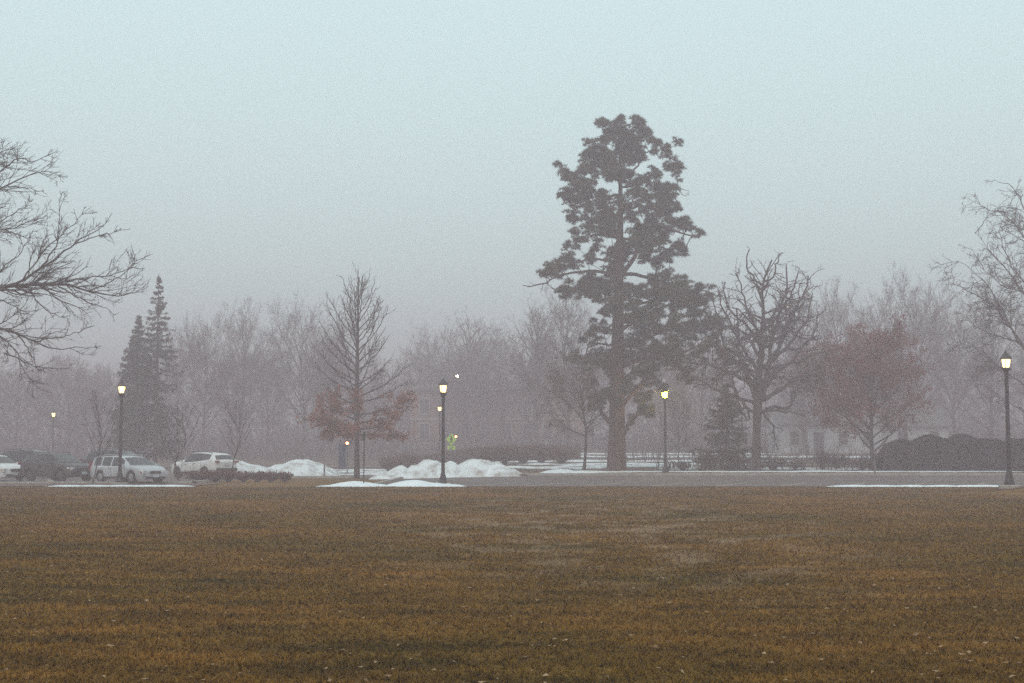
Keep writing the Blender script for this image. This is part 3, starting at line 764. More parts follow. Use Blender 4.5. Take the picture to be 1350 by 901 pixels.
# ---------- pale fine-twigged tree by the road at the other end
rng = np.random.default_rng(29)
YR = 84.0
c8 = lambda p: trc(1100, 220, 2.048, p)
rl = [(c8([(560, 560), (480, 440), (430, 350), (385, 290), (330, 250)]), .09, .01), (c8([(560, 420), (480, 300), (420, 225), (380, 180)]), .09, .01), (c8([(520, 500), (450, 400), (400, 355), (330, 320), (300, 300)]), .07, .01),
 (c8([(560, 260), (470, 140), (410, 115), (365, 90)]), .08, .01), (c8([(380, 180), (420, 130), (470, 110), (490, 60)]), .03, .008), (c8([(540, 180), (485, 60), (450, 45), (430, 30)]), .06, .01),
 (c8([(560, 620), (470, 560), (400, 500), (350, 480), (300, 500)]), .08, .01), (c8([(550, 500), (480, 470), (400, 440), (340, 400)]), .06, .01), (c8([(560, 680), (480, 640), (420, 600), (380, 560)]), .06, .01),
 (c8([(540, 350), (470, 250), (450, 180), (460, 120)]), .06, .01), (c8([(560, 330), (470, 330), (400, 270), (370, 220)]), .05, .01),
 (c8([(600, 500), (680, 400), (740, 300)]), .1, .01), (c8([(600, 400), (660, 260), (700, 150)]), .1, .01), (c8([(600, 560), (700, 520), (790, 450)]), .1, .01), (c8([(600, 300), (590, 150), (570, 40)]), .08, .01)]
rl += [(c8([(595, y), (595 + s * 60, y - 90), (595 + s * 120, y - 150)]), .08, .01, d) for y, s, d in ((560, .3, 3), (500, -.6, -2), (450, -.4, 3), (400, .3, -3), (300, -.5, -3))]
RP, RR = limbs_from_trace(rl, YR, rng, 14, .5, .04)
tp, trr = trunk_poly([(1388, 624), (1388, 560), (1390, 480), (1392, 380), (1390, 240)], YR, [.34, .28, .24, .18, .1, .03], 14)
b0 = gp(1388, YR + 4); tp[0, :, 1] += 0; tp[0, 0, 2] = b0[2] - .1
L1, L2, L3 = crown_levels(RP, RR, rng, 3.0, 3.8, 6, .26, .46, .5, -.02, .2, 42, .010, (1800, 8000, 22000))
tree('bare_tree', b0, [(tp, trr, 10), (RP, RR, 6)], [(*L1, 4), (*L2, 3), (*L3, 3)], 'tall leafless tree with drooping fine twigs above the lamp beside the dark hedge', group='bare trees', bark='bark_pale')

# ---------- procedural bare trees, several kinds, reused through the fog
def bare_arrays(rng, H, spread, fork, nl, ang, up, wig, l1=.4, dens=1.0, rt=None, rmin=.008):
    rt = rt or H * .016
    tp_ = resample([(0, 0, -.15), (rng.normal() * .15, rng.normal() * .15, H * .3), (rng.normal() * .3, rng.normal() * .3, H * .62), (rng.normal() * .35, rng.normal() * .35, H * .94)], 14)[None]
    tr_ = np.interp(np.linspace(0, 1, 14), [0, .05, .3, .6, 1], [rt * 1.5, rt, rt * .75, rt * .45, .02])[None]
    Ps, Rs = [], []
    for k in range(nl):
        t = fork + (.96 - fork) * ((k + rng.random()) / nl)
        s = t * 13; i0 = min(int(s), 12); p = tp_[0, i0] * (1 - s + i0) + tp_[0, i0 + 1] * (s - i0)
        a = k * 2.4 + rng.normal() * .4
        u = (t - fork) / (1 - fork)
        L = spread * np.interp(u, [0, .25, .6, 1], [.8, 1, .75, .3]) * (.8 + .4 * rng.random())
        el_ = math.radians(ang + (74 - ang) * u * .62)
        d = np.array([math.cos(a) * math.cos(el_), math.sin(a) * math.cos(el_), math.sin(el_)])
        q = [p]; 
        for j in range(5):
            d = d + rng.normal(size=3) * wig * .7; d[2] += up; d /= np.linalg.norm(d); q.append(q[-1] + d * L / 4 * (1.0 + .3 * u))
        Ps.append(resample(q, 10)); Rs.append(np.linspace(rt * .42 * (1.05 - .7 * u), .014, 10))
    P = np.array(Ps); R = np.array(Rs)
    L1, L2, L3 = crown_levels(P, R, rng, 1.7 * dens, 2.2 * dens, 4.5 * dens, l1, .5, .6, up * .8, wig, 42, rmin, (1000, 4000, 12000))
    top_ = float(np.percentile(L3[0][:, :, 2], 99.7)); rz_ = H / top_
    for A_ in (tp_, P, L1[0], L2[0], L3[0]): A_[..., 2] = A_[..., 2] * rz_
    return tp_, tr_, P, R, L1, L2, L3
protos = []
def proto(name, seed, H, leafmat=None, lsize=.06, lrep=2, bark='bark', twig='twig', lmin=0, **kw):
    rng = np.random.default_rng(seed)
    tp_, tr_, P, R, L1, L2, L3 = bare_arrays(rng, H, **kw)
    v, f = tubes([(tp_, tr_, 9), (P, R, 5)])
    me_t = mesh_np('trunk', v, [f], M[bark], smooth=True)
    v, f = tubes([(*L1, 4), (*L2, 3), (*L3, 3)])
    me_c = mesh_np('crown', v, [f], M[twig])
    lf_o = None
    if leafmat:
        q = np.repeat(np.concatenate([L3[0][:, 1:].reshape(-1, 3), L2[0][:, 2:].reshape(-1, 3)]), lrep, 0); q = q + rng.normal(size=q.shape) * .18
        q = q[q[:, 2] > lmin]
        if len(q) > 45000: q = q[rng.choice(len(q), 45000, replace=False)]
        lv, lf = leaf_cards(q, lsize, rng)
        lf_o = mesh_np('foliage', lv, [lf], M[leafmat])
    out = (me_t.data, me_c.data, lf_o.data if lf_o else None, H, spread_of(L2[0]))
    for o in (me_t, me_c, lf_o):
        if o: bpy.data.objects.remove(o)
    return out
def spread_of(A): return float(np.percentile(np.hypot(A[:, -1, 0], A[:, -1, 1]), 96))
def place(pr, name, px, top, halfw, Yd, label, rz, group='bare trees', cat='tree'):
    x, y, z = gp(px, Yd)
    ztop = at(px, top, Yd)[2]
    sz = (ztop - z) / pr[3]
    sx = min(max(halfw * Yd / F / pr[4], .45 * sz), 1.7 * sz)
    root = empty(name, (x, y, z), rz, label, cat, group)
    root.scale = (sx, sx, sz)
    for k, nm in ((0, 'trunk'), (1, 'crown')):
        o = bpy.data.objects.new(nm, pr[k]); COL.objects.link(o); o.parent = root
        cr_ = o
    if pr[2]:
        o = bpy.data.objects.new('foliage', pr[2]); COL.objects.link(o); o.parent = cr_
    return root
elm = proto('elm', 101, 15, spread=7.2, fork=.24, nl=26, ang=28, up=.07, wig=.11)
ash = proto('ash', 102, 16, spread=6.0, fork=.18, nl=30, ang=32, up=.07, wig=.10, dens=1.1)
poplar = proto('poplar', 103, 17, spread=4.8, fork=.12, nl=38, ang=42, up=.08, wig=.09, dens=1.1, rt=.33, bark='bark_pale')
maple = proto('maple', 104, 13, spread=6.2, fork=.16, nl=30, ang=22, up=.05, wig=.15)
linden = proto('linden', 105, 14, spread=5.6, fork=.12, nl=34, ang=26, up=.04, wig=.13, dens=1.15)
russet = proto('russet', 106, 10, leafmat='leaf_red', lsize=.075, lrep=2, twig='twig_red', lmin=1.6, spread=4.2, fork=.14, nl=38, ang=26, up=.05, wig=.15)
tanned = proto('tanned', 107, 10, leafmat='leaf_tan', lsize=.06, lrep=1, spread=4.0, fork=.25, nl=24, ang=22, up=.02, wig=.16)
sapling = proto('sapling', 108, 5, spread=1.7, fork=.3, nl=16, ang=48, up=.06, wig=.06, rt=.05, rmin=.006, l1=.35)
sapling2 = proto('sapling', 109, 5, spread=2.0, fork=.22, nl=14, ang=55, up=.04, wig=.05, rt=.05, rmin=.006, l1=.35)
NT = [
 (elm, 268, 405, 46, 126, 'faint leafless tree next to the tall spruce', 0.3),
 (ash, 318, 393, 40, 130, 'faint leafless tree rising behind the white SUV', 1.2),
 (elm, 398, 388, 52, 124, 'leafless tree with wide fan of boughs behind the broad lone snow heap', 2.1),
 (maple, 352, 455, 40, 136, 'low faint leafless tree between the white SUV and the broad snow heap', 0.8),
 (linden, 436, 425, 40, 142, 'faint leafless tree just behind the brown-leaved oak', 2.8),
 (maple, 20, 478, 60, 135, 'faint leafless tree above the white hatchback', 4.0),
 (linden, 88, 468, 52, 140, 'faint leafless tree behind the small far lamp', 5.0),
 (elm, 130, 480, 40, 145, 'faint leafless tree behind the dark SUV', 1.9),
 (ash, 235, 440, 40, 150, 'very faint leafless tree between the spruce and the white SUV', 3.3),
 (linden, 500, 470, 48, 160, 'barely visible tree in the gap beside the brown-leaved oak', .2),
 (ash, 548, 452, 46, 158, 'barely visible tree behind the smallest snow heap', .9),
 (elm, 590, 420, 52, 150, 'faint leafless tree above the yellow-green crossing sign', 1.6),
 (poplar, 625, 410, 46, 146, 'faint leafless tree above the white distant street light', 3.6),
 (linden, 662, 425, 46, 148, 'faint leafless tree in front of the brick hall', 4.4),
 (poplar, 706, 392, 44, 124, 'upright leafless tree half behind the tips of the pine boughs', 2.2),
 (ash, 748, 372, 50, 116, 'tallest leafless tree directly behind the pine', 3.9),
 (maple, 872, 420, 46, 128, 'leafless tree behind the lamp beside the pine', 1.1),
 (linden, 925, 392, 48, 130, 'leafless tree filling the gap between pine and gnarled oak', 5.6),
 (poplar, 1062, 372, 50, 118, 'thick-trunked leafless tree close behind the gnarled oak', 4.9),
 (ash, 1104, 368, 48, 126, 'leafless tree with long straight twigs behind the russet tree', .5),
 (linden, 1165, 375, 46, 132, 'faint leafless tree rising above the russet tree', 2.5),
 (elm, 1212, 352, 54, 124, 'tall faint leafless tree behind the near end of the dark hedge', 3.1),
 (ash, 1262, 400, 50, 134, 'faint leafless tree above the middle of the dark hedge', 1.5),
 (maple, 1310, 380, 56, 120, 'leafless tree behind the far end of the dark hedge', 2.9),
 (linden, 1370, 400, 56, 124, 'leafless tree just past the end of the dark hedge', .1),
 (maple, 895, 505, 26, 108, 'thin small leafless tree seen just behind the lamp by the pine', 2.0),
 (sapling2, 1019, 560, 12, 96, 'slim young bare tree next to the gnarled oak trunk', 2.0),
]
for pr, px, top, hw, Yd, lab, rz in NT:
    if Yd > 112: Yd = Yd * 1.2
    place(pr, 'bare_tree', px, top, hw * (1.25 if hw > 30 else 1), Yd, lab, rz)
place(russet, 'russet_tree', 1150, 428, 92, 93, 'round tree still covered in dull russet leaves', 1.0, None)
place(tanned, 'understorey_tree', 770, 440, 66, 91.5, 'mid-sized tree with thin brown leaves on the snow heap side of the pine', .6, None)
place(sapling, 'young_tree', 121, 515, 30, 66.0, 'slim bare young tree in front of the dark SUV', .4, 'young planted trees')
place(sapling2, 'young_tree', 236, 532, 34, 79, 'bare young tree in front of the nose of the white SUV', 2.2, 'young planted trees')
place(sapling, 'young_tree', 305, 528, 34, 78, 'bare young tree in front of the tail of the white SUV', 1.4, 'young planted trees')

# far wood: one mass behind everything
rng = np.random.default_rng(77)
TA, TB = [], []
cand = [bare_arrays(np.random.default_rng(200 + k), 14, 5.2, .06, 34, 30, .05, .12, dens=.8, rt=.15, rmin=.02) for k in range(3)]
tv, tf, base_i = [], [], 0
pv = []
for c in cand:
    v, f = tubes([(c[0], c[1], 5), (c[2], c[3], 3), (*c[4], 3), (*c[5], 3), (c[6][0][::2], c[6][1][::2], 3)])
    pv.append((v, f))
for row, (Yd, step) in enumerate(((200, 5.2), (228, 5.8))):
    xw = -90
    while xw < 95:
        v, f = pv[rng.integers(3)]
        a = rng.random() * 6.28; s = rng.uniform(.85, 1.1) * (1.0 if row == 0 else 1.1)
        px = CX + xw / Yd * F
        if 480 < px < 570: s *= .8
        x, y = xw + rng.normal() * 1.2, Yd + rng.normal() * 4
        w = np.stack([v[:, 0] * math.cos(a) - v[:, 1] * math.sin(a), v[:, 0] * math.sin(a) + v[:, 1] * math.cos(a), v[:, 2]], -1) * s + [x, y, float(height(x, y))]
        tv.append(w.astype(np.float32)); tf.append(f + base_i); base_i += len(v)
        xw += step * rng.uniform(.7, 1.3)
o = mesh_np('far_woods', np.concatenate(tv), [np.concatenate(tf)], M['twig'])
tag(o, 'bare woodland melting into the fog behind all the nearer trees', 'woods', kind='stuff')

def scrub(name, rows, label, seed):
    rng = np.random.default_rng(seed); PP = []
    for n, x0_, x1_, y0_, y1_, hm_ in rows:
        x = rng.uniform(x0_, x1_, n); y = rng.uniform(y0_, y1_, n)
        tall = hm_ * (.45 + .4 * (vnoise(x * .25, y * .1, seed) * .5 + .5)) * rng.random(n) ** .6 * 1.4 + .2
        a = rng.random(n) * 6.28; P = np.zeros((n, 4, 3))
        for k in range(4):
            t = k / 3
            P[:, k] = np.stack([x + np.cos(a) * t * tall * .3, y + np.sin(a) * t * tall * .3, height(x, y) + tall * t], -1)
        P[:, 1:] += rng.normal(size=(n, 3, 3)) * .09 * tall[:, None, None]
        S_, SR_ = spawn(P, np.full((n, 4), .03), 1.0, .45, 45, .06, .12, 3, rng, rmin=.014, maxn=n * 3)
        PP += [(P, np.tile(np.linspace(.035, .014, 4), (n, 1)), 3), (S_, SR_, 3)]
    v, f = tubes(PP)
    o = mesh_np(name, v, [f], M['twig']); tag(o, label, 'undergrowth', kind='stuff')
scrub('undergrowth', [(5000, -95, 95, 186, 212, 5), (4500, -80, 80, 150, 178, 2.6), (450, 8, 62, 108, 128, 1.5), (230, 10, 27, 90.5, 98, .7)], 'tangled leafless undergrowth between the far trunks', 91)

# ---------- conifers
def conifer(px, top, Yd, Rfun, label, seed, gap=.42, nb=9, droop=-.25, dens=9, stem=.0, tip=.5, group='spruces behind the parked cars', name='spruce_tree', nlen=.16, lean=0):
    rng = np.random.default_rng(seed)
    x, y, z = gp(px, Yd); H = at(px, top, Yd)[2] - z
    tp_ = resample([(0, 0, -.1), (lean * .5, 0, H * .5), (lean, 0, H)], 10)[None]
    tr_ = np.linspace(.2, .02, 10)[None]
    Ps, Rs = [], []
    zz = stem * H
    while zz < H - .15:
        u = zz / H; R = Rfun(u)
        for k in range(nb if u < .85 else 6):
            a = rng.random() * 6.28; L = R * rng.uniform(.65, 1.15)
            p = np.array([lean * u, 0, zz + rng.normal() * .06])
            dr = droop * L
            q = [p, p + np.array([math.cos(a) * L * .5, math.sin(a) * L * .5, dr * .65]), p + np.array([math.cos(a) * L, math.sin(a) * L, dr * .75 + .12 * L])]
            Ps.append(resample(q, 7)); Rs.append(np.linspace(.022 + .012 * R, .008, 7))
        zz += gap * (1 - .45 * u) * rng.uniform(.8, 1.2)
    P = np.array(Ps); R_ = np.array(Rs)
    S, SR = spawn(P, R_, dens * .42, .28, 52, -.05, .06, 4, rng, tmin=.12, rmin=.008, maxn=9000)
    S[:, :, 2] -= np.linspace(0, .06, 4)[None]
    pts = np.concatenate([P[:, 2:].reshape(-1, 3), S.reshape(-1, 3), (S[:, :-1] * .5 + S[:, 1:] * .5).reshape(-1, 3)])
    dd = rng.normal(size=pts.shape); dd /= np.linalg.norm(dd, axis=1, keepdims=True); dd[:, 2] -= .35
    nv, nf = needles(pts, dd, 5, nlen, .022, .5, rng)
    root = empty(name, (x, y, z), 0, label, 'tree', group)
    v, f = tubes([(tp_, tr_, 8)]); mesh_np('trunk', v, [f], M['bark'], root, smooth=True)
    v, f = tubes([(P, R_, 4), (S, SR, 3)]); cr_ = mesh_np('crown', v, [f], M['twig'], root)
    mesh_np('foliage', nv, [nf], M['spruce'], cr_)
conifer(204, 361, 108, lambda u: np.interp(u, [0, .2, .5, .75, 1], [1.6, 2.3, 1.9, 1.05, .1]), 'tallest spruce, narrow with open drooping tiers and a pointed top', 61, gap=.62, nb=8, droop=-.3, stem=.1)
conifer(174, 415, 112, lambda u: np.interp(u, [0, .3, .7, 1], [1.9, 1.9, 1.15, .15]), 'shorter denser spruce leaning against the tall pointed spruce', 62, gap=.36, nb=11, droop=-.12, dens=11, stem=.16, lean=.3)
conifer(960, 500, 93, lambda u: np.interp(u, [0, .3, .7, 1], [2.4, 2.0, 1.1, .1]), 'squat dark spruce partly hidden by the gnarled oak', 63, gap=.5, nb=9, droop=-.2, stem=.04, group=None)

# ---------- shrubs and hedges
def shrub(px, Yd, w, h, label, seed, m='shrub_red', group=None, n=90, name='low_shrub', leafn=500, lm=None):
    rng = np.random.default_rng(seed)
    x, y, z = gp(px, Yd)
    P = np.zeros((n, 5, 3)); a = rng.random(n) * 6.28; sp = np.sqrt(rng.random(n)) * w * .9
    for k in range(5):
        t = k / 4
        P[:, k, 0] = np.cos(a) * (sp * t + .12 * w * rng.random(n)); P[:, k, 1] = np.sin(a) * (sp * t * .9 + .12 * w * rng.random(n)); P[:, k, 2] = h * t ** .8 * (1 - .35 * (sp / w) ** 2) * rng.uniform(.85, 1.1, n)
    P[:, 1:] += rng.normal(size=(n, 4, 3)) * .03 * h
    R = np.tile(np.linspace(.014, .006, 5), (n, 1))
    S, SR = spawn(P, R, 9, .38, 40, .05, .15, 4, rng, tmin=.25, rmin=.007, maxn=1500)
    root = empty(name, (x, y, z), 0, label, 'shrub', group)
    v, f = tubes([(P, R, 3)]); mesh_np('stem', v, [f], M['twig'], root)
    v, f = tubes([(S, SR, 3)])
    c = mesh_np('twigs', v, [f], M[m], root)
    q = S[:, 1:].reshape(-1, 3); q = q[rng.choice(len(q), min(leafn, len(q)), replace=False)] + rng.normal(size=(min(leafn, len(q)), 3)) * .03
    lv, lf = leaf_cards(q, .045, rng); mesh_np('foliage', lv, [lf], M[lm or m], root)
shr = [(264, .95, .62, 'fullest low red-brown shrub in front of the white SUV'), (285, .6, .55, 'low red-brown shrub before the rear wheel of the white SUV'), (301, .6, .58, 'low red-brown shrub before the tail of the white SUV'),
       (321, .62, .52, 'low red-brown shrub just past the white SUV bumper'), (339, .6, .5, 'low red-brown shrub at the foot of the snow behind the white SUV'), (358, .66, .52, 'next-to-last low red-brown shrub towards the broad snow heap'), (375, .5, .5, 'last low red-brown shrub in the row towards the broad snow heap')]
for k, (px, w, h, lab) in enumerate(shr):
    shrub(px, 75.5 + .6 * (k > 0), w, h, lab, 300 + k, group='low shrubs bordering the lot', leafn=900)
# brown brush behind the central snow
bs = [(516, 'behind the smallest snow heap'), (540, 'above the notch between the smallest and whitest snow heaps'), (640, 'behind the grubby snow heap crest'), (664, 'behind the tapering end of the grubby snow heap'), (690, 'past the end of the grubby snow heap'), (714, 'above the small flat snow mound'), (740, 'beside the brown-leaved understorey tree')]
for k, (px, lab) in enumerate(bs):
    shrub(px, 104 + (k % 3) * 1.5, 1.25, 1.15 + .2 * (k % 2), 'brown leafless brush ' + lab, 330 + k, group='brown brush beyond the snow', name='brush', n=110, leafn=500, lm='leaf_tan')
rb = [(905, 'beside the lamp near the pine'), (935, 'at the foot of the squat spruce'), (968, 'under the squat spruce, nearer the gnarled oak'), (1022, 'beside the gnarled oak trunk'), (1048, 'in front of the thick-trunked tree'), (1080, 'between the thick-trunked tree and the russet tree'), (1108, 'on the oak side of the russet tree'), (1135, 'touching the russet tree trunk'), (1160, 'between the russet tree and the dark hedge')]
for k, (px, lab) in enumerate(rb):
    shrub(px + (k * 37 % 11) - 5, 91 + (k * 29 % 7) * .3, .7 + .16 * (k * 5 % 4), .55 + .2 * (k * 7 % 4), 'thin brown shrub on the snowy verge ' + lab, 350 + k, m='twig', group='thin shrubs on the verge', name='verge_shrub', n=60, leafn=250, lm='leaf_tan')
def hedge(name, x0, x1, Yd, d, h, label, seed, m, n=30000, group=None, taper=None, ls=.07):
    rng = np.random.default_rng(seed)
    xm = (x0 + x1) / 2; z = float(height(xm, Yd))
    root = empty(name, (xm, Yd, z), 0, label, 'hedge', group)
    x = rng.uniform(x0, x1, n); s = rng.random(n)
    hh = h * (1 + .08 * vnoise(x * .9, x * 0, seed) + .10 * vnoise(x * 4, x * 0 + 2, seed + 1)) * (1 if taper is None else np.interp((x - x0) / (x1 - x0), *taper))
    side = rng.random(n)
    y = np.where(side < .55, -d * (.85 + .2 * rng.random(n)), np.where(side < .8, rng.uniform(-d, d, n), d * (.85 + .2 * rng.random(n))))
    zz = np.where((side >= .55) & (side < .8), hh * (.93 + .1 * rng.random(n)), hh * rng.random(n) ** .85)
    y = y + vnoise(x * 2, zz * 2, seed + 5) * .12
    P = np.stack([x - xm, y, zz + height(x, Yd + y) - z], -1)
    lv, lf = leaf_cards(P, ls, rng); mesh_np('foliage', lv, [lf], M[m], root)
    ns = int((x1 - x0) * 22); sx = rng.uniform(x0, x1, ns)
    hs = h * (1 + .10 * vnoise(sx * 1.1, sx * 0, seed)) * (1 if taper is None else np.interp((sx - x0) / (x1 - x0), *taper))
    Q = np.zeros((ns, 4, 3)); sy = rng.uniform(-d * .8, d * .8, ns); ex_ = rng.random(ns) ** 2 * .45 * h ** .5
    for k in range(4):
        Q[:, k] = np.stack([sx - xm + rng.normal(size=ns) * .05 * k, sy + rng.normal(size=ns) * .05 * k, height(sx, sx * 0 + Yd) - z + hs * .7 + (hs * .25 + ex_) * k / 3], -1)
    v, f = tubes([(Q, np.tile(np.linspace(.016, .008, 4), (ns, 1)), 3)]); o_ = mesh_np('shoots', v, [f], M['twig'], root); o_['kind'] = 'stuff'
    # dense twiggy heart
    mbx = []; fx = []; xs_ = np.linspace(x0 + .2, x1 - .2, 40)
    hh2 = h * .78 * (np.ones(40) if taper is None else np.interp((xs_ - x0) / (x1 - x0), *taper)) * (1 + .06 * vnoise(xs_ * 1.3, xs_ * 0, seed))
    for xx_, h_ in zip(xs_, hh2):
        zb = float(height(xx_, Yd)) - z
        for yy_, zz_ in ((-d * .75, zb - .05), (-d * .8, zb + h_ * .8), (-d * .4, zb + h_), (d * .4, zb + h_), (d * .8, zb + h_ * .8), (d * .75, zb - .05)):
            mbx.append((xx_ - xm, yy_ + .08 * math.sin(xx_ * 3), zz_))
    for i in range(39):
        for k in range(5): fx.append((i * 6 + k, i * 6 + k + 1, i * 6 + 7 + k, i * 6 + 6 + k))
    mesh_np('inner_growth', mbx, [np.array(fx)], M[m], root)
xa, xb = at(1166, 620, 88.5)[0], at(1420, 620, 88.5)[0]
hedge('evergreen_hedge', xa, xb, 89.5, 1.0, 1.98, 'long dark evergreen hedge behind the road', 400, 'hedge', 42000, taper=([0, .03, .08, .2, 1], [.45, .75, .92, 1, 1]), ls=.10)
xa, xb = at(525, 620, 116)[0], at(765, 620, 116)[0]
hedge('brown_hedge', xa, xb, 116, .9, 1.25, 'low brown hedge across the far side of the parking lot', 401, 'leaf_tan', 22000, taper=([0, .1, .5, 1], [.5, .8, 1, .9]), ls=.07)

# ---------------------------------------------------------------- lamp posts
def lamp_parts(root, H=5.15, glass='lamp_glass'):
    b = MB()
    b.lathe([(.21, 0), (.21, .1), (.18, .13), (.16, .3), (.13, .42), (.115, .5), (.095, .56), (.09, .62)], 14)
    b.build('base', M['lamp_metal'], root, True, 40)
    p = MB(); hp = H - .95
    p.lathe([(.088, .6), (.083, hp * .5), (.075, hp - .1)], 14)
    p.build('pole', M['lamp_metal'], root, True)
    k = MB()
    k.lathe([(.085, hp - .13), (.10, hp - .11), (.10, hp - .07), (.075, hp - .04), (.07, hp + .02), (.10, hp + .10), (.16, hp + .17), (.175, hp + .20), (.175, hp + .24), (.10, hp + .25)], 14)
    k.build('lantern_holder', M['lamp_metal'], root, True, 40)
    g_ = MB()
    g_.lathe([(.09, hp + .252), (.12, hp + .27), (.15, hp + .40), (.165, hp + .55), (.155, hp + .60), (.1, hp + .612)], 14)
    gl = g_.build('lantern_glass', M[glass], root, True, 50)
    c = MB()
    for j in range(4):
        a = j * math.pi / 2 + .78
        c.tube([(math.cos(a) * .155, math.sin(a) * .155, hp + .23), (math.cos(a) * .172, math.sin(a) * .172, hp + .40), (math.cos(a) * .188, math.sin(a) * .188, hp + .60)], .012, 5)
    for rr_, zz_ in ((.157, hp + .235), (.188, hp + .59)):
        c.tube([(math.cos(a) * rr_, math.sin(a) * rr_, zz_) for a in np.linspace(0, 2 * math.pi, 17)], .012, 4)
    c.build('lantern_cage', M['lamp_metal'], root)
    r = MB()
    r.lathe([(.235, hp + .60), (.24, hp + .615), (.225, hp + .65), (.17, hp + .72), (.12, hp + .78), (.09, hp + .80), (.085, hp + .83), (.05, hp + .85), (.03, hp + .88), (.04, hp + .905), (.012, hp + .95)], 16)
    r.build('lantern_roof', M['lamp_metal'], root, True, 40)
def lamppost(px, Yd, label, H=5.15, footing=False, glass='lamp_glass', rz=.3):
    x, y, z = gp(px, Yd)
    root = empty('lamp_post', (x, y, z + (.1 if footing else .02)), rz, label, 'lamp post', 'campus lamp posts')
    lamp_parts(root, H - (.1 if footing else .02), glass)
    if footing:
        f_ = MB(); f_.lathe([(.42, -.15), (.42, -.02), (.40, .0), (.2, .002)], 20); f_.build('footing', M['concrete'], root, True, 30)
    return root
lamppost(584, 66, 'lit lamp post on a concrete footing, standing in front of the ploughed snow heaps', 5.15, True)
lamppost(158, 70.2, 'lit lamp post standing in front of the silver estate car', 5.3, True)
lamppost(877.5, 87.4, 'lit lamp post glowing yellow beside the pine trunk', 5.38, glass='lamp_glass_bright')
lamppost(1330.5, 55.5, 'nearest lit lamp post, at the lawn corner by the dark hedge', 5.47, True)
lamppost(68.5, 126, 'small far lit lamp post rising behind the dark SUV', 5.15)
lamppost(579.3, 120, 'far lit lamp post peeping out just behind the central lamp post', 5.45)
# tall street light far off
x, y, z = gp(640, 150)
root = empty('street_light', (x, y, z), 0, 'tall distant street light with white lamp high above the crossing sign', 'street light')
H = at(603, 496, 150)[2] - z; dx = at(603, 496, 150)[0] - x
b = MB(); b.tube([(0, 0, 0), (0, 0, H * .5), (0, 0, H + .1)], [.1, .08, .06], 8); b.build('pole', M['galv'], root, True)
b = MB(); b.tube([(0, 0, H), (dx * .5, 0, H + .28), (dx * .93, 0, H + .16)], .04, 6); b.build('arm', M['galv'], root, True)
b = MB(); b.box((dx, 0, H + .14), (.6, .26, .12), 0, .7); b.build('lamp_head', M['galv'], root)
b = MB(); b.lathe([(.03, -.1), (.11, -.06), (.13, .0), (.11, .06), (.03, .075)], 10, (dx, 0, H + .0)); b.build('lens', M['lamp_glass_far'], root, True)
# pedestrian crossing sign
x, y, z = gp(595, 103)
root = empty('crossing_sign', (x, y, z), 0, 'yellow-green diamond pedestrian crossing sign with an arrow plaque below', 'road sign')
zc = at(595, 579.5, 103)[2] - z
b = MB(); b.tube([(0, .03, 0), (0, .03, zc + .3)], .03, 6); b.build('post', M['galv'], root)
def plate(c, half, m, nm, thick=.012, diamond=True, parent=None):
    b = MB(); cx, cyy, cz = c; w, h = half
    pts = [(0, -h), (w, 0), (0, h), (-w, 0)] if diamond else [(-w, -h), (w, -h), (w, h), (-w, h)]
    v = [(cx + a, cyy - thick / 2, cz + q) for a, q in pts] + [(cx + a, cyy + thick / 2, cz + q) for a, q in pts]
    b.add(v, [(0, 1, 2, 3), (7, 6, 5, 4), (0, 4, 5, 1), (1, 5, 6, 2), (2, 6, 7, 3), (3, 7, 4, 0)])
    return b.build(nm, M[m], parent or root)
pn = plate((0, -.02, zc), (.40, .46), 'sign_green', 'sign_panel')
b = MB()
b.lathe([(.005, -.012), (.055, -.012), (.055, .0)], 10, (.0, -.032, zc + .22), 'y')                       # head of the walking figure
def slab(b, p, q, w, yv=-.038, t=.008):
    p = np.array(p); q = np.array(q); d = q - p; d = d / np.linalg.norm(d); nrm = np.array([-d[1], d[0]]) * w / 2
    c = [p - nrm, q - nrm, q + nrm, p + nrm]
    v = [(a[0], yv, zc + a[1]) for a in c] + [(a[0], yv + t, zc + a[1]) for a in c]
    b.add(v, [(0, 1, 2, 3), (7, 6, 5, 4), (0, 4, 5, 1), (1, 5, 6, 2), (2, 6, 7, 3), (3, 7, 4, 0)])
slab(b, (.0, .16), (-.01, -.05), .10); slab(b, (-.01, -.05), (-.10, -.26), .05, -.040); slab(b, (-.005, -.05), (.09, -.25), .05, -.042)
slab(b, (.01, .12), (.12, .0), .04, -.044); slab(b, (-.01, .12), (-.12, .02), .04, -.046)
b.build('walking_figure', M['sign_black'], pn)
pq = plate((.0, -.02, zc - .62), (.30, .14), 'sign_green', 'plaque', diamond=False)
b = MB(); slab(b, (.16, -.57), (-.08, -.66), .045); slab(b, (-.14, -.68), (-.05, -.58), .04, -.040); slab(b, (-.14, -.68), (-.02, -.70), .04, -.042); b.build('arrow', M['sign_black'], pq)
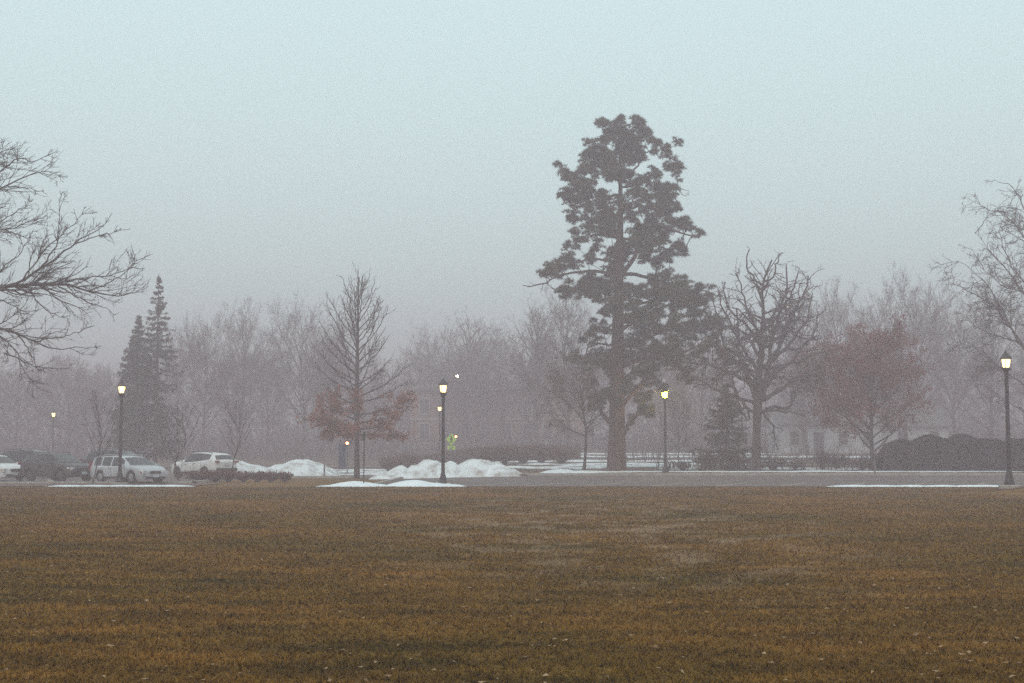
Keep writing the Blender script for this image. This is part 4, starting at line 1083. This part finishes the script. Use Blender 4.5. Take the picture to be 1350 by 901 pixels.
# small red signal lights
def signal(px, py, Yd, label, left_panel=False):
    x, y, z = gp(px, Yd); zt = at(px, py, Yd)[2] - z
    root = empty('signal_post', (x, y, z), 0, label, 'signal')
    b = MB(); b.tube([(0, .06, 0), (0, .06, zt + .3)], .045, 8); b.build('post', M['galv'], root, True)
    b = MB(); b.box((0, 0, zt), (.26, .2, .42)); b.box((0, -.14, zt + .16), (.22, .12, .02)); b.build('housing', M['trim'], root)
    b = MB(); b.lathe([(.02, -.05), (.085, -.03), (.1, 0)], 12, (0, -.1, zt), 'y'); b.build('lens', M['red_lamp'], root, True)
    if left_panel:
        b = MB(); b.box((-.36, .06, zt - .95), (.52, .16, 1.75)); b.box((-.36, .06, zt - .05), (.56, .2, .05)); b.build('panel', M['sign_blue'], root)
signal(601, 575.8, 128, 'small red signal light just above the crossing sign')
signal(457.5, 584.5, 100, 'red signal light with a dark blue panel, seen beside the brown-leaved oak trunk', True)
# slender post at the lawn edge, marker posts
x, y, z = gp(479.5, 65.6)
root = empty('slender_post', (x, y, z), 0, 'slender dark post with a small edge-on sign, standing in the low snow drift', 'post')
b = MB(); b.tube([(0, 0, -.05), (0.01, 0, 1.3), (0, 0, 2.6)], .028, 7); b.build('post', M['lamp_metal'], root)
b = MB(); b.box((0, -.03, 2.38), (.09, .3, .42)); b.build('sign_panel', M['trim'], root)
for px, Yd, ht, lab in ((427.5, 90.5, .85, 'short marker post in front of the broad snow heap'), (1153.5, 84.0, .95, 'thin marker post at the kerb below the russet tree')):
    x, y, z = gp(px, Yd)
    b = MB(); b.lathe([(.05, 0), (.05, ht - .06), (.035, ht), (.01, ht + .01)], 8); o = b.build('marker_post', M['galv'], None, True, 40); o.location = (x, y, z)
    tag(o, lab, 'post', 'marker posts')
# stones in the bed in front of the dark car; a timber block by the snow
for k, (px, Yd, s, lab) in enumerate(((67, 69.5, .17, 'largest pale stone in the bed before the dark SUV'), (83.5, 70, .1, 'small pale stone between the largest one and the dark SUV front wheel'), (98.5, 70, .11, 'pale stone below the dark SUV headlight'), (110.5, 70, .1, 'pale stone nearest the slim young tree'), (40, 69, .12, 'flat pale stone behind the dark SUV rear wheel'))):
    rng = np.random.default_rng(500 + k)
    n_, m_ = 12, 7; vv = []
    for i in range(m_ + 1):
        th = math.pi * i / m_
        for j in range(n_):
            ph = 2 * math.pi * j / n_
            rr = s * (1 + .16 * math.sin(3 * ph + k + th * 2) + .08 * rng.normal())
            vv.append((rr * 1.35 * math.sin(th) * math.cos(ph), rr * math.sin(th) * math.sin(ph), max(-.04, rr * 1.05 * math.cos(th))))
    ff = [(i * n_ + j, (i + 1) * n_ + j, (i + 1) * n_ + (j + 1) % n_, i * n_ + (j + 1) % n_) for i in range(m_) for j in range(n_)]
    x, y, z = gp(px, Yd)
    o = mesh_np('stone', vv, [np.array(ff)], M['rock'], smooth=True, loc=(x, y, z + .05)); tag(o, lab, 'stone', 'stones in the planting bed')
x, y, z = gp(685, 83.3)
b = MB(); b.box((0, 0, .07), (1.0, .16, .14), 0, .9); b.box((-.38, 0, .145), (.05, .05, .02)); b.box((.38, 0, .145), (.05, .05, .02))
o = b.build('parking_block', mat('dark_timber', (.09, .07, .06), (.13, .1, .09), 5, .9)); o.location = (x, y, z + .02); tag(o, 'dark parking block at the tapering end of the grubby snow heap', 'parking block')

# ---------------------------------------------------------------- cars
def interp(x, tab): return float(np.interp(x, [a for a, _ in tab], [b for _, b in tab]))
def wheel(parent, x, y, r, side, rimm):
    w = MB(); wd = .21
    prof = [(r * .62, -wd / 2), (r * .93, -wd / 2), (r, -wd * .32), (r, wd * .32), (r * .93, wd / 2), (r * .62, wd / 2)]
    w.lathe(prof, 22, (x, y, r), 'y'); ty = w.build('wheel', M['tyre'], parent, True, 40)
    q = MB(); yo = y + side * wd * .5
    q.lathe([(r * .60, -.012), (r * .66, -.004), (r * .66, .008), (r * .6, .012)], 20, (x, yo, r), 'y')
    for k in range(6):
        a = k * math.pi / 3 + .3
        ca, sa = math.cos(a), math.sin(a); ww = r * .085
        v = []
        for rad, hw in ((r * .08, ww * 1.3), (r * .62, ww)):
            for sg in (-1, 1):
                for yy_ in (yo - .004, yo + side * .016):
                    v.append((x + ca * rad - sa * hw * sg, yy_, r + sa * rad + ca * hw * sg))
        q.add(v, [(0, 1, 3, 2), (4, 6, 7, 5), (0, 4, 5, 1), (2, 3, 7, 6), (1, 5, 7, 3), (0, 2, 6, 4)])
    q.lathe([(r * .02, -.01), (r * .15, -.01), (r * .15, .02), (r * .04, .028)], 10, (x, yo, r), 'y')
    q.build('rim', M[rimm], ty, True, 40)
def car(name, loc, rz, spec, paint, label, group='parked cars', rim='rim', pitch=0.0):
    S = spec; L = S['L']; W = S['W'] / 2; hf, hr = S['front'], S['rear']     # x of bumper ends
    root = empty(name, loc, rz, label, 'car', group)
    root.rotation_euler = (0, pitch, rz)
    wf, wr, r = S['wf'], S['wr'], S['r']
    R = r * 1.17
    st = sorted(set(list(np.round(np.arange(hr, hf, .06), 3)) + [hr, hf] + [a for a, _ in S['top']] + [round(wf + R * math.cos(t), 3) for t in np.linspace(.02, math.pi - .02, 14)] + [round(wr + R * math.cos(t), 3) for t in np.linspace(.02, math.pi - .02, 14)]))
    st = [a for a in st if hr <= a <= hf]
    secs = []
    for x in st:
        plan = interp(x, S['plan']) * W
        zt = interp(x, S['top']); zs = min(interp(x, S['belt']), zt - .03); rw = interp(x, S['roofw']) * W
        zb = interp(x, S['sill'])
        for xw in (wf, wr):
            if abs(x - xw) < R: zb = max(zb, r + math.sqrt(R * R - (x - xw) ** 2) - .01)
        zb = min(zb, zs - .08)
        gh = max(0.0, zt - zs)
        k = min(1, gh / .25)
        yt = plan * .93 * (1 - k) + rw * k if k < 1 else rw
        yt = min(yt, plan * .95)
        zm = zb + (zs - zb) * .45
        e = min(.07, gh * .35)
        sec = [(plan * .975, zb), (plan * .992, zb + (zs - zb) * .12), (plan, zm), (plan * .99, zb + (zs - zb) * .8), (plan * .965, zs - .015), (plan * .94, zs + .0),
               (plan * .925, zs + min(.02, gh * .2)), ((plan * .925 + yt) / 2 + .012 * k, zs + gh * .5), (yt + .015, zt - e), (yt - .045, zt - e * .35), (yt * .55, zt - .004 + .0), (0, zt + .012 * k)]
        secs.append([(x, a, b) for a, b in sec])
    NS = len(st); NV = 12
    def P(i, j, s): a = secs[i][j]; return (a[0], a[1] * s, a[2])
    b = MB(); v = []; f = []
    for i in range(NS):
        for j in range(NV): v.append(P(i, j, 1))
    for i in range(NS):
        for j in range(NV): v.append(P(i, j, -1))
    o_ = NS * NV
    for i in range(NS - 1):
        for j in range(NV - 1):
            q = (i * NV + j, (i + 1) * NV + j, (i + 1) * NV + j + 1, i * NV + j + 1)
            f.append(q); f.append(tuple(o_ + t for t in q[::-1]))
    for i, fl in ((0, False), (NS - 1, True)):
        for j in range(NV - 1):
            q = (i * NV + j, i * NV + j + 1, o_ + i * NV + j + 1, o_ + i * NV + j)
            f.append(q if not fl else q[::-1])
    b.add(v, f)
    # merge centre line for smooth shading
    body = b.build('body', M[paint], root, True, 32)
    import bmesh
    bm = bmesh.new(); bm.from_mesh(body.data); bmesh.ops.remove_doubles(bm, verts=bm.verts, dist=.0005); bm.to_mesh(body.data); bm.free()
    body.data.set_sharp_from_angle(angle=math.radians(32))
    def patch(nm, x0, x1, j0, j1, m, sides=(1, -1), off=.008, trim0=0, trim1=0, parent=None):
        ids = [i for i, x in enumerate(st) if x0 - 1e-4 <= x <= x1 + 1e-4]
        outs = []
        for s in sides:
            q = MB(); vv = []; ff = []
            for i in ids:
                for j in range(j0, j1 + 1):
                    a = secs[i][j]
                    # outward in the section plane
                    p0, p1 = secs[i][max(j - 1, 0)], secs[i][min(j + 1, NV - 1)]
                    ty_, tz_ = p1[1] - p0[1], p1[2] - p0[2]; ll_ = math.hypot(ty_, tz_) + 1e-9
                    ny, nz = tz_ / ll_, -ty_ / ll_
                    vv.append((a[0], (a[1] + ny * off) * s, a[2] + nz * off))
            nj = j1 - j0 + 1
            for a in range(len(ids) - 1):
                for j in range(nj - 1):
                    t = (a * nj + j, (a + 1) * nj + j, (a + 1) * nj + j + 1, a * nj + j + 1)
                    ff.append(t if s > 0 else t[::-1])
            q.add(vv, ff)
            outs.append(q.build(nm, M[m], parent or root, True, 60))
        return outs
    def slope(nm, x0, x1, m, off=.012):          # windscreen / rear window lie on the top surface
        ids = [i for i, x in enumerate(st) if x0 - 1e-4 <= x <= x1 + 1e-4]
        q = MB(); vv = []; ff = []
        for i in ids:
            row = [secs[i][9], secs[i][10], secs[i][11]]
            ys_ = [(a[1] if k < 2 else 0, a[2]) for k, a in enumerate(row)]
            for yv, zv in ys_ + [(-a, z_) for a, z_ in ys_[:2][::-1]]:
                sg = 1 if x0 > 0 else -1
                vv.append((secs[i][0][0] + off * sg * .7, yv, zv + off * .7))
        for a in range(len(ids) - 1):
            for j in range(4): ff.append((a * 5 + j, (a + 1) * 5 + j, (a + 1) * 5 + j + 1, a * 5 + j + 1))
        q.add(vv, ff); return q.build(nm, M[m], root, True, 60)
    for (a, c) in S['windows']: patch('window', a, c, 6, 8, 'glass')
    slope('windscreen', S['ws'][0], S['ws'][1], 'glass')
    slope('rear_window', S['rw'][0], S['rw'][1], 'glass')
    for (x0, x1) in ((S['front'] - .34, S['front'] - .02),):
        for o in patch('headlight', x0, x1, 3, 4, 'head', off=.01): pass
    # underside, wheel wells
    u = MB(); u.box(((hf + hr) / 2, 0, .34 + S.get('lift', 0)), ((hf - hr) * .93, W * 1.62, .2))
    u.box(((wf + wr) / 2, 0, .50), (wf - wr + 1.1, W * 1.5, .42)); u.build('underbody', M['trim'], root)
    for xw in (wf, wr):
        for s in (1, -1): wheel(root, xw, s * (W * .93 - .1), r, s, rim)
    # front end
    zf = interp(hf, S['belt'])
    fz = S['face']
    g_ = MB(); g_.box((hf - .0, 0, fz['grille'][0]), (.06, fz['grille'][1], fz['grille'][2]), 0, .96); gg = g_.build('grille', M['trim'], root)
    c = MB(); c.box((hf + .028, 0, fz['grille'][0]), (.012, .04, fz['grille'][2] * .9)); c.box((hf + .024, 0, fz['grille'][0] + fz['grille'][2] / 2), (.03, fz['grille'][1] * 1.02, .02)); c.build('grille_trim', M['chrome'], gg)
    for s in (1, -1):
        h_ = MB(); h_.box((hf - .03, s * fz['head'][0], fz['head'][1]), (.09, fz['head'][2], fz['head'][3]), -s * .32, .92); h = h_.build('headlight', M['head'], root)
        a_ = MB(); a_.box((hf - .09, s * (fz['head'][0] + fz['head'][2] * .52), fz['head'][1]), (.06, .035, fz['head'][3] * .7), -s * .6); a_.build('indicator', M['amber'], h)
    lo_ = MB(); lo_.box((hf - .0, 0, fz['low']), (.07, W * 1.25, .12), 0, .95); lo_.build('air_intake', M['trim'], root)
    bmp = MB(); bmp.box((hf + .012, 0, fz['low'] + .13), (.06, W * 1.5, .07), 0, .97); bmp.build('front_bumper', M[paint], root)
    pl_ = MB(); pl_.box((hf + .05, 0, fz['low'] + .11), (.012, .32, .15)); pl_.build('number_plate', M['plate'], root)
    # rear end
    tz = S['tail']
    for s in (1, -1):
        t_ = MB(); t_.box((hr - .0 + tz.get('in', 0), s * tz['y'], tz['z']), (.10, tz['w'], tz['h']), s * .15, .95); t_.build('tail_light', M['tail'], root)
    rb_ = MB(); rb_.box((hr - .01, 0, S.get('rbz', .45)), (.08, W * 1.72, S.get('rbh', .18)), 0, .98); rb_.build('rear_bumper', M['trim'], root)
    rp = MB(); rp.box((hr - .03, 0, S.get('rpz', .8)), (.03, .4, .14)); rp.build('number_plate', M['plate'], root)
    for s in (1, -1):
        mz = interp(S['ws'][1] - .05, S['belt']) + .09; mx = S['mirror']
        m_ = MB(); m_.box((mx, s * (W + .10), mz), (.11, .2, .13), 0, .8); m_.box((mx + .01, s * (W - .01), mz - .03), (.06, .1, .04)); m_.build('mirror', M[S.get('mirmat', paint)], root)
        for xh in S['handles']:
            d_ = MB(); d_.box((xh, s * (W * .992 + .012), interp(xh, S['belt']) - .1), (.17, .025, .03)); d_.build('door_handle', M[S.get('hmat', paint)], root)
        for xd in S['seams']:
            zs = interp(xd, S['belt'])
            sm = MB(); sm.box((xd, s * (W * interp(xd, S['plan']) - .002), .30 + (zs - .33) / 2), (.010, .012, zs - .40)); sm.build('door_seam', M['trim'], root)
        cl_ = MB(); cl_.box(((wf + wr) / 2, s * (W - .012), .30 + S.get('lift', 0)), (wf - wr - 2 * R - .05, .05, .11)); cl_.build('sill_trim', M['trim'], root)
        if S.get('rails'):
            a, c2 = S['rails']; yt = interp((a + c2) / 2, S['roofw']) * W - .04
            rr_ = MB(); pts = [(a, s * yt, interp(a, S['top']) - .01), (a + .12, s * yt, interp(a + .12, S['top']) + .05), ((a + c2) / 2, s * yt, interp((a + c2) / 2, S['top']) + .055), (c2 - .12, s * yt, interp(c2 - .12, S['top']) + .05), (c2, s * yt, interp(c2, S['top']) - .01)]
            rr_.tube(pts, .018, 6); rr_.build('roof_rail', M[S.get('railmat', 'trim')], root, True)
    return root
WAGON = dict(L=4.7, W=1.83, front=2.28, rear=-2.42, wf=1.42, wr=-1.34, r=.325,
  top=[(-2.42, .98), (-2.36, 1.02), (-2.10, 1.40), (-1.9, 1.44), (-.8, 1.475), (.1, 1.46), (.42, 1.40), (1.22, .97), (1.6, .93), (2.05, .82), (2.22, .72), (2.28, .62)],
  belt=[(-2.42, .9), (-1.5, .92), (.5, .90), (1.22, .89), (1.7, .85), (2.1, .74), (2.28, .58)],
  sill=[(-2.42, .36), (-2.1, .27), (-1.0, .22), (1.0, .21), (2.0, .22), (2.28, .26)],
  plan=[(-2.42, .80), (-2.3, .90), (-1.9, .97), (-1, 1), (.9, 1), (1.6, .97), (2.0, .90), (2.18, .80), (2.28, .68)],
  roofw=[(-2.42, .8), (-2, .74), (0, .74), (.5, .72), (1.2, .80), (2.28, .6)],
  windows=[(-2.0, -1.32), (-1.22, -.42), (-.32, .72)], ws=(.46, 1.2), rw=(-2.34, -2.12), mirror=.78, handles=(-.42, .5), seams=(-1.02, -.32, .92), rails=(-1.95, .2), railmat='silver',
  face=dict(grille=(.60, .62, .14), head=(.60, .60, .36, .16), low=.30), tail=dict(y=.74, z=.92, w=.16, h=.5), rpz=.78, hmat='silver')
SUV = dict(L=4.75, W=1.86, front=2.34, rear=-2.42, wf=1.46, wr=-1.36, r=.36, lift=.08,
  top=[(-2.42, 1.02), (-2.36, 1.12), (-1.94, 1.50), (-1.7, 1.57), (-.7, 1.66), (.0, 1.65), (.34, 1.57), (1.22, 1.11), (1.6, 1.08), (2.1, .97), (2.26, .88), (2.34, .76)],
  belt=[(-2.42, 1.0), (-1.9, 1.20), (-1.4, 1.12), (-.5, 1.05), (.5, 1.01), (1.22, .99), (1.7, .98), (2.15, .86), (2.34, .70)],
  sill=[(-2.42, .48), (-2.1, .36), (-1.0, .30), (1.0, .29), (2.0, .32), (2.34, .38)],
  plan=[(-2.42, .82), (-2.3, .92), (-1.9, .98), (-1, 1), (.9, 1), (1.6, .98), (2.0, .93), (2.22, .84), (2.34, .70)],
  roofw=[(-2.42, .8), (-2, .70), (0, .72), (.5, .70), (1.2, .80), (2.34, .6)],
  windows=[(-1.84, .80)], ws=(.38, 1.2), rw=(-2.34, -1.96), mirror=.80, handles=(-.4, .52), seams=(-1.02, -.26, .96), rails=(-1.8, .2),
  face=dict(grille=(.74, .74, .2), head=(.66, .80, .32, .13), low=.42), tail=dict(y=.72, z=1.04, w=.34, h=.14), rbz=.52, rbh=.24, rpz=.86, hmat='trim')
SEDAN = dict(WAGON); SEDAN.update(W=1.80, front=2.25, rear=-2.35,
  top=[(-2.35, .92), (-2.2, 1.0), (-1.75, 1.05), (-1.15, 1.33), (-.6, 1.42), (.0, 1.43), (.3, 1.38), (1.15, .98), (1.6, .92), (2.05, .80), (2.2, .70), (2.25, .60)],
  belt=[(-2.35, .86), (-1.5, .92), (.5, .90), (1.2, .89), (1.7, .84), (2.1, .72), (2.25, .56)],
  windows=[(-1.35, -.75), (-.68, -.3), (-.2, .7)], ws=(.34, 1.13), rw=(-1.7, -1.2), rails=None, seams=(-1.0, -.25, .92), tail=dict(y=.66, z=.84, w=.36, h=.16), rbz=.5, rbh=.16,
  plan=[(-2.35, .80), (-2.25, .9), (-1.9, .97), (-1, 1), (.9, 1), (1.6, .97), (2.0, .90), (2.18, .80), (2.25, .68)])
def park(px, Yd): return gp(px, Yd, .03)
car('estate_car', park(170.5, 72.6), math.radians(-42), WAGON, 'silver', 'silver estate car parked behind the lamp post').scale = (1.04, 1, .955)
car('dark_suv', park(76.5, 76), math.radians(-38), SUV, 'dark_car', 'dark SUV parked beside the silver estate car', rim='rim_dark').scale = (1, 1, .93)
car('white_suv', park(267, 86.0), math.radians(180 - 41), SUV, 'white_suv', 'white SUV seen from its rear corner behind the low shrubs', rim='rim_dark', pitch=0.012).scale = (.99, .97, .96)
car('white_hatchback', park(-8, 78.5), math.radians(-40), SEDAN, 'white_car', 'white car cut off by the edge, behind the dark SUV')
car('black_car', park(158, 86), math.radians(-25), SUV, 'black_car', 'black car whose roof shows behind the silver estate car', rim='rim_dark').scale = (1, 1, 1.06)
car('black_car', park(46, 88), math.radians(-14), SUV, 'black_car', 'black car whose long roof shows behind the dark SUV', rim='rim_dark').scale = (1.05, 1, 1.06)

# ---------------------------------------------------------------- buildings dimly seen
def house(px, Yd, w, d, h, roofh, label, rz=0.0, wall='siding'):
    x, y, z = gp(px, Yd)
    root = empty('house', (x, y, z), rz, label, 'house', 'houses in the fog')
    b = MB(); b.box((0, 0, h / 2 - .1), (w, d, h + .2)); b.add([(-w / 2, -d / 2, h), (-w / 2, d / 2, h), (-w / 2, 0, h + roofh)], [(0, 2, 1)]); b.add([(w / 2, -d / 2, h), (w / 2, d / 2, h), (w / 2, 0, h + roofh)], [(0, 1, 2)])
    b.build('wall', M[wall], root)
    b = MB(); e = .4
    for s in (-1, 1):
        sl_ = roofh / (d / 2); yo, zo = s * (d / 2 + e), h - e * sl_
        v = [(-w / 2 - e, yo, zo), (w / 2 + e, yo, zo), (w / 2 + e, 0, h + roofh), (-w / 2 - e, 0, h + roofh)]
        v2 = [(a, c, q + .15) for a, c, q in v]
        b.add(v + v2, [(0, 1, 2, 3), (7, 6, 5, 4), (0, 4, 5, 1), (1, 5, 6, 2), (2, 6, 7, 3), (3, 7, 4, 0)])
    rf = b.build('roof', M['roof'], root)
    c = MB(); c.box((w * .25, d * .12, h + roofh + .2), (.7, .6, 1.4)); c.build('chimney', M['brick'], rf)
    for fl in range(int(h // 2.6)):
        for k in range(int(w // 2.6)):
            xx_ = -w / 2 + 1.5 + k * (w - 3) / max(1, int(w // 2.6) - 1); zz_ = 1.5 + fl * 2.8
            if fl == 0 and k == 1:
                b = MB(); b.box((xx_, -d / 2 - .03, 1.05), (1.0, .08, 2.1)); b.build('door', M['trim'], root); continue
            b = MB()
            for dx_, dz_, ww, hh_ in ((0, .74, 1.12, .1), (0, -.74, 1.12, .1), (-.52, 0, .08, 1.38), (.52, 0, .08, 1.38), (0, 0, .94, .05)): b.box((xx_ + dx_, -d / 2 - .04, zz_ + dz_), (ww, .08, hh_))
            wf_ = b.build('window', M['stone'], root)
            b = MB(); b.box((xx_, -d / 2 - .012, zz_), (.95, .02, 1.37)); b.build('pane', M['glass'], wf_)
    return root
house(1085, 148, 10.5, 8, 3.0, 1.9, 'pale low house glimpsed under the boughs between the gnarled oak and the russet tree')
house(1178, 150, 9.5, 8, 2.8, 1.7, 'pale low house glimpsed behind the tapering end of the dark hedge')
# brick hall
x, y, z = gp(655, 184)
root = empty('brick_hall', (x, y, z), 0, 'long brick hall with tall windows, almost lost in fog behind the snow heaps', 'building')
w, d, h = 22, 12, 7.2
b = MB(); b.box((0, 0, h / 2 - .2), (w, d, h + .4)); b.build('wall', M['brick'], root)
b = MB(); b.box((0, 0, h + .35), (w + .8, d + .8, .3)); b.box((0, 0, h + 1.1), (w + .2, d + .2, 1.2), 0, .72); b.build('roof', M['roof'], root)
b = MB(); b.box((0, -d / 2 - .06, 3.75), (w + .1, .14, .22)); b.box((0, -d / 2 - .05, .4), (w + .1, .12, .8)); b.build('stone_band', M['stone'], root)
for k in range(8):
    for zz_ in (2.2, 5.4):
        xx_ = -w / 2 + 1.8 + k * (w - 3.6) / 7
        b = MB()
        for dx_, dz_, ww, hh_ in ((0, 1.06, 1.4, .14), (0, -1.06, 1.4, .14), (-.62, 0, .12, 1.98), (.62, 0, .12, 1.98), (0, 0, .05, 1.98), (0, .2, 1.1, .05)): b.box((xx_ + dx_, -d / 2 - .05, zz_ + dz_), (ww, .1, hh_))
        wf_ = b.build('window', M['stone'], root)
        b = MB(); b.box((xx_, -d / 2 - .014, zz_), (1.12, .02, 1.98)); b.build('pane', M['glass'], wf_)

# ---------------------------------------------------------------- haze
b = MB(); b.box((0, 210, 13.0), (740, 560, 28.0))
hm = bpy.data.materials.new('haze_air'); hm.use_nodes = True
n_ = hm.node_tree.nodes; n_.clear()
ou = n_.new("ShaderNodeOutputMaterial"); pv_ = n_.new("ShaderNodeVolumePrincipled")
pv_.inputs["Color"].default_value = HAZE_COLOR; pv_.inputs["Density"].default_value = HAZE_DENSITY; pv_.inputs["Anisotropy"].default_value = 0.2
hm.node_tree.links.new(pv_.outputs[0], ou.inputs["Volume"])
hz = b.build('haze', hm)
tag(hz, 'even grey winter fog filling the air', 'haze', kind='stuff')
print("objects", len(bpy.data.objects), "polys", sum(len(m.polygons) for m in bpy.data.meshes))
